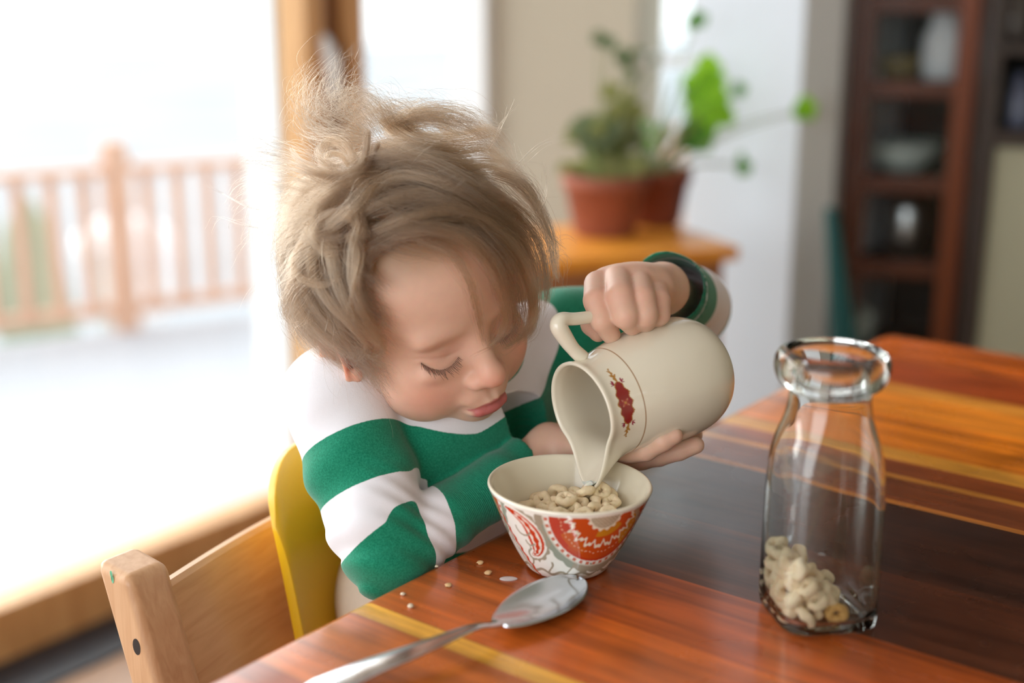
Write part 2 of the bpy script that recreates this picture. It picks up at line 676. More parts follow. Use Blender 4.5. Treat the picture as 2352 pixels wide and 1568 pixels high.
def dpart(name, s0, s1, z0, z1, t0, t1, mat, bevel=0.004, parent=None):
    o = box(name, dd * s0 + dn * t0 + ZV * z0, dd * (s1 - s0), dn * (t1 - t0), ZV * (z1 - z0), mat, None, bevel)
    o.parent = parent or dr
    return o


dpart('top', -0.13, L_, dz - 0.025, dz, -0.32, 0.0, M['dresser'])
dpart('body', -0.11, L_ - 0.02, 0.06, dz - 0.025, -0.31, -0.02, M['dresser_dark'], 0.003)
for i in range(2):
    s0 = -0.09 + i * 0.2
    for j in range(2):
        dw = dpart('drawer', s0, s0 + 0.18, 0.36 - j * 0.28, 0.62 - j * 0.28, -0.02, -0.005, M['dresser'], 0.003)
        v_, f_ = lathe([(0.001, 0.0), (0.007, 0.0), (0.007, 0.01), (0.013, 0.018), (0.011, 0.026), (0.001, 0.029)], 20)
        kn = mesh_obj('knob', v_, f_, M['dresser_dark'], dw)
        kn.rotation_euler = (math.radians(90), 0, math.atan2(dn[1], dn[0]) + math.radians(90))
        kn.location = tuple(dd * (s0 + 0.09) + dn * -0.006 + ZV * (0.5 - j * 0.28))


def plant_pot(name, c, r, h, mat, rim=True):
    pr = [(0.001, 0.004), (r * 0.68, 0.0), (r * 0.72, 0.004), (r * 0.93, h * 0.78), (r, h * 0.78), (r, h), (r * 0.9, h), (r * 0.86, h * 0.86)]
    v_, f_ = lathe(pr, 48)
    return mesh_obj(name, v_, f_, mat)


def leaf_disc(bm, c, n, r, rg, lobes=5):
    n = unit(n)
    a = unit(np.cross(n, (0.3, 0.5, 0.8)))
    b = np.cross(n, a)
    cen = bm.verts.new(c)
    ring = []
    K = 20
    for k in range(K):
        t = 2 * math.pi * k / K
        rr = r * (0.9 + 0.1 * math.cos(lobes * t)) * (1 if k else 0.55)
        ring.append(bm.verts.new(c + rr * (math.cos(t) * a + math.sin(t) * b) + n * (0.12 * r * (1 - math.cos(2 * t)) * 0.5 + 0.1 * r)))
    for k in range(K):
        bm.faces.new((cen, ring[k], ring[(k + 1) % K]))


def potted(px, py, Zc, r, h, potmat, label, seed, leaves, mats, group=None):
    """leaves: (x, y, dZ, radius_px, material index)"""
    base = PT(px, py, dz)
    Zc = float(proj(base)[2])
    rt = empty('potted_geranium', tuple(base))
    tag(rt, label, 'potted plant', group)
    p = plant_pot('pot', base, r, h, potmat)
    p.parent = rt
    v_, f_ = lathe([(0.001, h * 0.86), (r * 0.87, h * 0.86)], 32)
    mesh_obj('soil', v_, f_, M['soil'], rt)
    rg = np.random.default_rng(seed)
    bms = [bmesh.new() for _ in mats]
    stems = []
    for (x, y, dZ, rp, mi) in leaves:
        c = P(x, y, Zc + dZ) - base
        nrm = unit(np.array([0, -0.85, 0.35]) + rg.normal(size=3) * 0.28)
        leaf_disc(bms[mi], c, nrm, rp * (Zc + dZ) / F_PX, rg)
        b0 = np.array([rg.uniform(-0.3, 0.3) * r, rg.uniform(-0.3, 0.3) * r, h * 0.85])
        mid = b0 * 0.5 + c * 0.5 + np.array([0, 0, 0.15 * np.linalg.norm(c - b0)]) * rg.uniform(0.2, 0.8)
        stems.append(tube(smooth_path([b0, mid, c], 8), np.linspace(0.0028, 0.0012, 8), 6))
    v_, f_ = join(stems)
    mesh_obj('stems', v_, f_, M['stem'], rt)
    for i, b in enumerate(bms):
        if len(b.verts):
            bm_obj(('bright_leaves', 'dark_leaves')[i], b, mats[i], rt, True)
        else:
            b.free()
    return rt


rg = np.random.default_rng(5)
lv1 = []
for k in range(62):
    x, y = rg.uniform(1285, 1475), rg.uniform(265, 400)
    if (x - 1380) ** 2 / 105 ** 2 + (y - 400) ** 2 / 135 ** 2 < 1:
        lv1.append((x, y, rg.uniform(-0.06, 0.06), rg.uniform(20, 36), 0 if rg.random() < 0.6 else 1))
for k in range(12):
    lv1.append((rg.uniform(1395, 1470), rg.uniform(190, 330), rg.uniform(-0.04, 0.04), rg.uniform(18, 30), 0))
for (x, y, s) in ((1375, 90, 24), (1400, 100, 22), (1430, 130, 26), (1440, 145, 22), (1465, 120, 16), (1503, 138, 15), (1420, 240, 22), (1450, 180, 18)):
    lv1.append((x, y, 0.02, s, 1))
potted(1388, 536, 2.13, 0.080, 0.112, M['terracotta'], 'terracotta pot with a bushy olive-green plant on the dresser, before the beige wall', 3, lv1, [M['leaf_olive'], M['leaf_dull']])
lv2 = [(1600, 48, 0, 28, 1), (1588, 52, 0, 18, 1), (1620, 160, 0, 42, 0), (1605, 205, .02, 40, 0), (1585, 220, .03, 28, 0), (1640, 230, -.02, 40, 0),
       (1655, 262, -.03, 34, 0), (1620, 280, 0, 40, 0), (1600, 255, .04, 38, 0), (1590, 310, .0, 42, 1), (1575, 325, .02, 34, 1), (1610, 320, .02, 36, 1),
       (1515, 300, .0, 18, 1), (1697, 205, .05, 20, 1), (1700, 375, .02, 27, 1), (1708, 385, 0, 22, 1), (1848, 250, -.1, 34, 0), (1838, 258, -.1, 26, 0),
       (1640, 190, .01, 34, 0), (1580, 190, .03, 22, 0), (1670, 275, .03, 20, 0), (1490, 330, .02, 22, 1), (1485, 290, .03, 18, 1)]
potted(1505, 512, 2.2, 0.068, 0.106, M['terracotta_dark'], 'dark terracotta pot with bright green round leaves in front of the narrow window', 4, lv2, [M['leaf_bright'], M['leaf_mid']])

# ------------------------------------------------------------------ glazed hutch
hA = P(1932, 300, 2.75)
hA[2] = 0
hd = unit((0.97, -0.24, 0))
hn = np.array([hd[1], -hd[0], 0])
HW = hit(hA, hd, 2247)
ht = empty('display_cabinet', tuple(hA))
tag(ht, 'tall reddish-brown cabinet with a four-pane glass door beside the grey wall', 'cabinet')


def hpart(name, s0, s1, z0, z1, t0, t1, mat, bevel=0.003, parent=None):
    o = box(name, hd * s0 + hn * t0 + ZV * z0, hd * (s1 - s0), hn * (t1 - t0), ZV * (z1 - z0), mat, None, bevel)
    o.parent = parent or ht
    return o


def hz(y, x=2090):
    return float(PPL(x, y, hA, hn)[2])


HD = 0.3
s_l, s_r = hit(hA, hd, 1995), hit(hA, hd, 2182)
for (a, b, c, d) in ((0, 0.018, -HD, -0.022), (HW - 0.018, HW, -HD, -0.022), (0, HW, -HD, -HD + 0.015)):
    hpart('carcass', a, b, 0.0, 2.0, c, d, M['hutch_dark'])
hpart('top_board', 0, HW, 2.0, 2.03, -HD, 0.0, M['hutch'])
dr_ = hpart('door', 0, s_l, 0.05, 2.0, -0.02, 0.0, M['hutch'])
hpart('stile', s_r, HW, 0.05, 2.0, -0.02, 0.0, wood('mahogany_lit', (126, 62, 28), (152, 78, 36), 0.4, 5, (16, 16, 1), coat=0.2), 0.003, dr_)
zr = [hz(8), hz(205), hz(425), hz(620), hz(830)]
for z in zr:
    hpart('rail', s_l, s_r, z - 0.018, z + 0.018, -0.02, -0.002, M['hutch'], 0.002, dr_)
hpart('rail', s_l, s_r, 1.93, 2.0, -0.02, -0.002, M['hutch'], 0.002, dr_)
hpart('rail', s_l, s_r, 0.05, 0.3, -0.02, -0.002, M['hutch'], 0.002, dr_)
hpart('pane', s_l, s_r, 0.3, 1.93, -0.013, -0.009, M['pane'], 0, dr_)
for z in zr + [1.6]:
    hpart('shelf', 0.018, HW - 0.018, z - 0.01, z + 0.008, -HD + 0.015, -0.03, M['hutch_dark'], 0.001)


def on_shelf(x, z, t):
    s = hit(hA, hd, x)
    q = hA + hd * s + hn * t
    return (q[0], q[1], z)


def vessel(name, prof, mat, loc, label, cat):
    v_, f_ = lathe(prof, 40)
    o = mesh_obj(name, v_, f_, mat, loc=loc)
    return tag(o, label, cat)


vessel('serving_bowl', [(0.001, 0.004), (0.035, 0), (0.045, 0.006), (0.085, 0.062), (0.081, 0.062), (0.04, 0.012), (0.001, 0.01)], M['china'], on_shelf(2085, zr[2] + 0.009, -0.16),
       'wide pale bowl behind the second cabinet pane from the top', 'bowl')
vessel('amber_bowl', [(0.001, 0.004), (0.03, 0), (0.04, 0.006), (0.06, 0.05), (0.056, 0.05), (0.035, 0.012), (0.001, 0.01)], M['amber'], on_shelf(2062, zr[1] + 0.009, -0.19),
       'amber-brown bowl behind the top cabinet pane', 'bowl')
vessel('white_jar', [(0.001, 0.0), (0.035, 0), (0.042, 0.03), (0.042, 0.09), (0.028, 0.12), (0.03, 0.15), (0.026, 0.15), (0.001, 0.12)], M['snow'], on_shelf(2158, zr[1] + 0.009, -0.10),
       'bright white jar behind the top cabinet pane', 'jar')
vessel('grey_jar', [(0.001, 0.0), (0.035, 0), (0.045, 0.03), (0.045, 0.1), (0.03, 0.13), (0.001, 0.132)], M['chrome'], on_shelf(2110, zr[3] + 0.009, -0.15),
       'bluish grey jar behind the third cabinet pane from the top', 'jar')
vessel('pale_cup', [(0.001, 0.0), (0.025, 0), (0.03, 0.02), (0.034, 0.08), (0.031, 0.08), (0.027, 0.02), (0.001, 0.008)], M['china'], on_shelf(2010, zr[4] + 0.009, -0.1),
       'small pale cup low in the cabinet, just above the table top', 'cup')
# teal upright thing of unknown use, shaped as a folded board
tq = [PPL(1900, 480, p2 + dirg * 0.0 - np.array([0, 0.08, 0]), np.array([0, 1.0, 0])), PPL(1925, 480, p2 - np.array([0, 0.08, 0]), np.array([0, 1.0, 0])),
      PPL(1972, 800, p2 - np.array([0, 0.12, 0]), np.array([0, 1.0, 0])), PPL(1915, 800, p2 - np.array([0, 0.12, 0]), np.array([0, 1.0, 0]))]
top_c, bot_c = (tq[0] + tq[1]) / 2, (tq[2] + tq[3]) / 2
dirb = (bot_c - top_c) / (top_c[2] - bot_c[2])
foot = top_c + dirb * top_c[2]
wt, wbm = np.linalg.norm(tq[1] - tq[0]), np.linalg.norm(tq[2] - tq[3])
bm = bmesh.new()
q0 = []
for (c, w) in ((top_c, wt), (foot, wt + (wbm - wt) * top_c[2] / (top_c[2] - bot_c[2]))):
    for sx in (-0.5, 0.5):
        for dy in (0.0, 0.03):
            q0.append(bm.verts.new((c[0] + sx * w, c[1] + dy, c[2])))
for f in ((0, 1, 3, 2), (4, 6, 7, 5), (0, 4, 5, 1), (2, 3, 7, 6), (0, 2, 6, 4), (1, 5, 7, 3)):
    bm.faces.new([q0[i] for i in f])
tag(bm_obj('teal_folded_thing', bm, M['teal'], None, False, 0.006), 'narrow dark teal folded fabric thing standing between grey wall and cabinet', 'folded cloth')

# dark shelf unit at the far right, with bottles
kA = P(2258, 300, 2.40)
kA[2] = 0
kd = unit((0.97, -0.24, 0))
kn_ = np.array([kd[1], -kd[0], 0])
bk = bmesh.new()
kt = empty('dark_shelf_unit', tuple(kA))
tag(kt, 'dark wooden shelf unit with bottles right of the glazed cabinet', 'shelf unit')


def kpart(name, s0, s1, z0, z1, t0, t1, mat):
    o = box(name, kd * s0 + kn_ * t0 + ZV * z0, kd * (s1 - s0), kn_ * (t1 - t0), ZV * (z1 - z0), mat, None, 0.002)
    o.parent = kt
    return o


def kz(y, x=2300):
    return float(PPL(x, y, kA, kn_)[2])


s_k = hit(kA, kd, 2290)
zs1, zs2 = kz(300), kz(195)
kpart('upright', 0, s_k, 0, 2.0, -0.25, 0.0, M['dark_wood'])
kpart('upright', s_k + 0.55, s_k + 0.58, 0, 2.0, -0.25, 0.0, M['dark_wood'])
kpart('shelf', s_k, s_k + 0.55, zs1 - 0.03, zs1, -0.25, 0.0, M['dark_wood'])
kpart('shelf', s_k, s_k + 0.55, kz(100) - 0.02, kz(100), -0.25, 0.0, M['dark_wood'])
kpart('shelf', s_k, s_k + 0.55, 1.75, 1.77, -0.25, 0.0, M['dark_wood'])
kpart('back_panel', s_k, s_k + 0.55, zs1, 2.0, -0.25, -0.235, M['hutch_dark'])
kpart('lower_panel', s_k, s_k + 0.55, 0.0, zs1 - 0.03, -0.03, -0.012, M['olive_wall'])
for (x, zz, hgt, mt, lb) in ((2300, zs1, 0.13, M['hutch_dark'], 'dark bottle on the lower shelf, nearest the cabinet'), (2345, zs1, 0.1, simple('blue_grey_glass', (110, 116, 140), 0.2), 'blue-grey jar on the lower shelf, beside the dark bottle'),
                             (2318, kz(100), 0.12, simple('dim_grey_glass', (96, 88, 84), 0.2), 'grey-brown bottle on the upper dark shelf')):
    s = hit(kA, kd, x)
    q = kA + kd * s - kn_ * 0.08
    v_, f_ = lathe([(0.001, 0), (0.022, 0), (0.025, 0.01), (0.025, hgt * 0.6), (0.012, hgt * 0.78), (0.011, hgt), (0.001, hgt)], 24)
    tag(mesh_obj('bottle', v_, f_, mt, loc=(q[0], q[1], zz)), lb, 'bottle')
# ------------------------------------------------------------------ table
def table_material():
    m, nt, N, L, b = new_mat('oiled_hardwood')
    at = N.new('ShaderNodeAttribute')
    at.attribute_name = 'Col'
    tc = N.new('ShaderNodeTexCoord')
    mp = N.new('ShaderNodeMapping')
    mp.inputs['Scale'].default_value = (3.0, 60, 10)
    L.new(tc.outputs['Object'], mp.inputs['Vector'])
    nz = N.new('ShaderNodeTexNoise')
    nz.inputs['Scale'].default_value = 1.3
    nz.inputs['Detail'].default_value = 9
    nz.inputs['Roughness'].default_value = 0.62
    nz.inputs['Distortion'].default_value = 0.7
    L.new(mp.outputs['Vector'], nz.inputs['Vector'])
    mp2 = N.new('ShaderNodeMapping')
    mp2.inputs['Scale'].default_value = (5.0, 11, 8)
    L.new(tc.outputs['Object'], mp2.inputs['Vector'])
    nb = N.new('ShaderNodeTexNoise')
    nb.inputs['Scale'].default_value = 1.2
    nb.inputs['Detail'].default_value = 6
    nb.inputs['Distortion'].default_value = 1.2
    L.new(mp2.outputs['Vector'], nb.inputs['Vector'])
    r1 = N.new('ShaderNodeMapRange')
    r1.inputs['From Min'].default_value = 0.3
    r1.inputs['From Max'].default_value = 0.72
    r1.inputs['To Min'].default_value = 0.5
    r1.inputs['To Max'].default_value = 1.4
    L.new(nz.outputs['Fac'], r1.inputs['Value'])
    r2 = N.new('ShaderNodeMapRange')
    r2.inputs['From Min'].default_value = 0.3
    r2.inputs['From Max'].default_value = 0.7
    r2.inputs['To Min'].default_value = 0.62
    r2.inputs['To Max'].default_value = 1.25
    L.new(nb.outputs['Fac'], r2.inputs['Value'])
    mu = N.new('ShaderNodeMath')
    mu.operation = 'MULTIPLY'
    L.new(r1.outputs[0], mu.inputs[0])
    L.new(r2.outputs[0], mu.inputs[1])
    mx = N.new('ShaderNodeVectorMath')
    mx.operation = 'SCALE'
    L.new(at.outputs['Color'], mx.inputs[0])
    L.new(mu.outputs[0], mx.inputs['Scale'])
    L.new(mx.outputs[0], b.inputs['Base Color'])
    # worn varnish
    nr = N.new('ShaderNodeTexNoise')
    nr.inputs['Scale'].default_value = 9
    nr.inputs['Detail'].default_value = 6
    L.new(tc.outputs['Object'], nr.inputs['Vector'])
    rr = N.new('ShaderNodeMapRange')
    rr.inputs['From Min'].default_value = 0.3
    rr.inputs['From Max'].default_value = 0.7
    rr.inputs['To Min'].default_value = 0.2
    rr.inputs['To Max'].default_value = 0.38
    L.new(nr.outputs['Fac'], rr.inputs['Value'])
    L.new(rr.outputs[0], b.inputs['Roughness'])
    b.inputs['Specular IOR Level'].default_value = 0.5
    b.inputs['Coat Weight'].default_value = 0.6
    b.inputs['Coat Roughness'].default_value = 0.2
    b.inputs['Coat IOR'].default_value = 1.6
    bp = N.new('ShaderNodeBump')
    bp.inputs['Strength'].default_value = 0.12
    bp.inputs['Distance'].default_value = 0.0006
    L.new(nz.outputs['Fac'], bp.inputs['Height'])
    L.new(bp.outputs['Normal'], b.inputs['Normal'])
    return m


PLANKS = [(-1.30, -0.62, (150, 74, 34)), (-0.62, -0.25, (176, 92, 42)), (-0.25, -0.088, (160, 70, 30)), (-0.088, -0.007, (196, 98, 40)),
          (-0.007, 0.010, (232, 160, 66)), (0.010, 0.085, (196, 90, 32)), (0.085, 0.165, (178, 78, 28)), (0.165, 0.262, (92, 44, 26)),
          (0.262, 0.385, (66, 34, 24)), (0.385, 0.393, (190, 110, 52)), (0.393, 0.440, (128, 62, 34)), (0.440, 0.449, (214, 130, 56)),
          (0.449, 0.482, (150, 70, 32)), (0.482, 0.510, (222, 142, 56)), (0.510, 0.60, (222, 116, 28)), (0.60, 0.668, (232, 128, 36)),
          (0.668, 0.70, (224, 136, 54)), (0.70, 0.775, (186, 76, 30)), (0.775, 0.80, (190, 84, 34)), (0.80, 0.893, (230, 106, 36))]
TW = 0.95
tb = empty('dining_table', (E0[0], E0[1], 0))
tb.rotation_euler = (0, 0, math.atan2(QV[1], QV[0]))
tag(tb, 'glossy orange-brown hardwood dining table of mixed light and dark planks', 'table')
prof = [(0.012, -0.030), (0.003, -0.0285), (0.0, -0.024), (0.0, -0.008), (0.0012, -0.0038), (0.0040, -0.0010), (0.0085, 0.0)]
us = [0.0085 + (TW - 0.017) * k / 40 for k in range(1, 40)]
section = prof + [(u, 0.0) for u in us] + [(TW - u, z) for (u, z) in reversed(prof)]
vs, fs, cs = [], [], []
for (v0, v1, c) in PLANKS:
    last = v1 > 0.89
    rows = list(np.linspace(v0, v1, 6))
    zoff = [0.0] * 6
    if last:
        rows = [v0] + list(np.linspace(v0, v1 - 0.0085, 5))[1:] + [v1 - 0.004, v1 - 0.0012, v1]
        zoff = [0.0] * 5 + [-0.001, -0.0038, -0.009]
    base = len(vs)
    ns = len(section)
    for r_, zo in zip(rows, zoff):
        for (u, z) in section:
            uu = u
            if last and r_ > v1 - 0.022:       # eased far corners
                t_ = (r_ - (v1 - 0.022)) / 0.022
                cut = 0.022 * (1 - math.sqrt(max(0, 1 - t_ * t_)))
                uu = min(max(u, cut + (u if u < 0.0086 else 0)), TW - cut - ((TW - u) if TW - u < 0.0086 else 0))
            vs.append((uu, r_, TABLE_Z + min(z, max(z + zo, -0.03))))
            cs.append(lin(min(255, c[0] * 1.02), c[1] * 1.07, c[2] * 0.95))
    for i in range(len(rows) - 1):
        for j in range(ns - 1):
            fs.append((base + i * ns + j, base + i * ns + j + 1, base + (i + 1) * ns + j + 1, base + (i + 1) * ns + j))
        fs.append((base + i * ns + ns - 1, base + i * ns, base + (i + 1) * ns, base + (i + 1) * ns + ns - 1))
    if last:
        k = len(rows) - 1
        fs.append(tuple(base + k * ns + j for j in range(ns)))
    if v0 < -1.29:
        fs.append(tuple(base + j for j in range(ns))[::-1])
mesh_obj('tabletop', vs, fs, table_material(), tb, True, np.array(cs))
M['table_leg'] = wood('table_leg_wood', (120, 58, 30), (150, 76, 38), 0.4, 5, (14, 14, 1))
for (a, b, c, d) in ((0.10, 0.12, -1.2, 0.80), (TW - 0.12, TW - 0.10, -1.2, 0.80)):
    o = box('apron', (a, c, 0.63), (b - a, 0, 0), (0, d - c, 0), (0, 0, 0.09), M['table_leg'], tb)
for (a, b) in ((0.07, -1.24), (TW - 0.14, -1.24), (0.07, 0.76), (TW - 0.14, 0.76)):
    box('leg', (a, b, 0), (0.07, 0, 0), (0, 0.07, 0), (0, 0, 0.72), M['table_leg'], tb, 0.004)
# ------------------------------------------------------------------ wooden high chair with a yellow seat shell
def pu(u, v, z):
    return E0 + QV * u + EV * v + ZV * (z - TABLE_Z)


LEAN = 0.34
pc = P(292, 1330, 0.90)                       # top of the near post, the corner towards the camera
pcu, pcv, pcz = float((pc - E0) @ QV), float((pc - E0) @ EV), float(pc[2])
ch = empty('high_chair', tuple(pu(pcu + 0.1, pcv + 0.2, 0)))
CH0 = pu(pcu + 0.1, pcv + 0.2, 0)
tag(ch, 'pale beech high chair with sloping posts and a tall yellow plastic seat shell', 'high chair')
PW, PD = 0.038, 0.036


def lean_u(z):
    return (pcz - z) * LEAN


def post(v0):
    bm = bmesh.new()
    vs = []
    for z in (0.0, pcz):
        du = lean_u(z)
        for (a, b) in ((0, 0), (-PW, 0), (-PW, PD), (0, PD)):
            vs.append(bm.verts.new(pu(pcu + a + du, v0 + b, z + (0.004 if (z > 0.1 and a < 0) else 0)) - CH0))
    bm.faces.new(vs[:4])
    bm.faces.new(vs[4:])
    for i in range(4):
        bm.faces.new((vs[i], vs[(i + 1) % 4], vs[4 + (i + 1) % 4], vs[4 + i]))
    return bm_obj('leg', bm, M['beech'], ch, True, 0.007)


V_FAR = pcv + 0.44
legs = [post(pcv), post(V_FAR)]
# flat dark disc for the near post's bolt hole, hole shade in its colour
hpx = PPL(314, 1485, pc, EV)
hz_ = float(hpx[2])
hu_ = float((hpx - E0) @ QV)
M['hole'] = simple('bolt_hole_shadow', (46, 34, 28), 0.8)
bm = bmesh.new()
for k in range(24):
    a = 2 * math.pi * k / 24
    bm.verts.new(pu(hu_ + 0.0042 * math.cos(a), pcv - 0.0002, hz_ + 0.0062 * math.sin(a)) - CH0)
bm.verts.ensure_lookup_table()
c_ = [bm.verts.new(v.co * 1.0 + Vector(EV * 0.003)) for v in bm.verts[:24]]
bm.verts.ensure_lookup_table()
bm.faces.new(bm.verts[:24])
bm.faces.new(bm.verts[24:])
for k in range(24):
    bm.faces.new((bm.verts[k], bm.verts[(k + 1) % 24], bm.verts[24 + (k + 1) % 24], bm.verts[24 + k]))
hole = bm_obj('bolt', bm, M['hole'], legs[0])
hole['label'] = 'dark round bolt hole'
# paint marks on the near post
bm = bmesh.new()
for (x, y, rx, rz) in ((257, 1322, 0.0012, 0.0042), (259, 1330, 0.0014, 0.003), (255, 1316, 0.001, 0.002)):
    q = PPL(x, y, pc, EV)
    u_, z_ = float((q - E0) @ QV), float(q[2])
    vv = [bm.verts.new(pu(u_ + rx * math.cos(a), pcv - 0.0003, z_ + rz * math.sin(a)) - CH0) for a in np.linspace(0, 2 * math.pi, 12, endpoint=False)]
    bm.faces.new(vv)
mk = bm_obj('paint_mark', bm, simple('green_paint', (110, 190, 150), 0.5), legs[0])
mk['label'] = 'small green paint mark'


def curved_board(name, zt, h, th, bulge, mat, u_off=-0.02, v0=None, v1=None, n=40):
    v0 = pcv + PD if v0 is None else v0
    v1 = V_FAR if v1 is None else v1
    vs, fs = [], []
    pr = [(-th / 2, 0), (-th / 2, h - 0.003), (-th / 2 + 0.003, h), (th / 2 - 0.003, h), (th / 2, h - 0.003), (th / 2, 0.003), (th / 2 - 0.003, 0)]
    for i in range(n):
        s = i / (n - 1)
        v = v0 + (v1 - v0) * s
        b = -bulge * math.sin(math.pi * s)
        for (du, dz) in pr:
            z = zt - h + dz
            vs.append(pu(pcu + u_off + lean_u(z) + b + du, v, z) - CH0)
    m = len(pr)
    for i in range(n - 1):
        for j in range(m):
            fs.append((i * m + j, i * m + (j + 1) % m, (i + 1) * m + (j + 1) % m, (i + 1) * m + j))
    fs.append(tuple(range(m)))
    fs.append(tuple((n - 1) * m + j for j in range(m)))
    return mesh_obj(name, vs, fs, mat, ch, False)


sl = PPL(392, 1332, pu(pcu - 0.012, pcv, 0), QV)
curved_board('backrest', float(sl[2]), 0.105, 0.011, 0.034, M['beech_ply'])
curved_board('backrest', float(sl[2]) - 0.17, 0.075, 0.011, 0.034, M['beech_ply'])
# seat and footrest boards
for (nm, z, d) in (('seat', 0.50, 0.24), ('footrest', 0.25, 0.22)):
    u0 = pcu + lean_u(z) - 0.1
    box(nm, pu(u0, pcv + PD, z) - CH0, QV * (d + 0.05), EV * (V_FAR - pcv - PD), ZV * 0.014, M['beech_ply'], ch, 0.004)
for v in (pcv, V_FAR):
    box('foot', pu(pcu + lean_u(0) - 0.36, v, 0) - CH0, QV * 0.4, EV * PD, ZV * 0.035, M['beech'], ch, 0.005)

# yellow seat shell: high curved back with rounded top corners
SU = -0.185
n0 = PPL(622, 1125, pu(SU + 0.032, 0, 0), QV)
sv0 = float((n0 - E0) @ EV)
SZ = float(PPL(672, 1035, pu(SU + 0.01, 0, 0), QV)[2])
SWID, SHGT, RC = 0.30, 0.31, 0.045
NS, NT = 60, 44
vs, fs = [], []
for j in range(NT):
    t = j / (NT - 1)
    for i in range(NS):
        s = i / (NS - 1)
        x = s * SWID
        e = min(x, SWID - x)
        drop = RC * (1 - math.sqrt(max(0.0, 1 - ((RC - e) / RC) ** 2))) if e < RC else 0.0
        ztop = SZ - drop
        z = ztop - (ztop - (SZ - SHGT)) * t
        curve = -0.040 * (1 - abs(2 * s - 1) ** 2.0)
        flare = -0.006 * math.exp(-t * 12)
        u = SU + curve + (SZ - z) * 0.2 + flare + 0.03
        vs.append(pu(u, sv0 + x, z) - CH0)
for j in range(NT - 1):
    for i in range(NS - 1):
        a = j * NS + i
        fs.append((a, a + 1, a + NS + 1, a + NS))
sh = mesh_obj('seat_shell', vs, fs, M['yellow'], ch)
sh['label'] = 'yellow plastic seat shell'
sm = sh.modifiers.new('solid', 'SOLIDIFY')
sm.thickness = 0.008
sm.offset = 0
bv = sh.modifiers.new('bevel', 'BEVEL')
bv.width = 0.003
bv.segments = 3
# ------------------------------------------------------------------ bowl
def camvec(x, y, z):
    """right, down, away -> world"""
    return np.array([x, CP * z - SP * y, -SP * z - CP * y])


BC = PT(1301, 1297)                       # centre of the foot on the table
BH, BR, BF = 0.0600, 0.0568, 0.0262
phi_cam = math.atan2(-BC[1], -BC[0])      # direction from bowl to camera


def bowl_r(s):
    """outer radius at height fraction s"""
    return BF + (BR - BF) * (0.42 * s + 0.58 * s ** 0.62)


def smst(a, b, x):
    t = np.clip((x - a) / (b - a), 0, 1)
    return t * t * (3 - 2 * t)


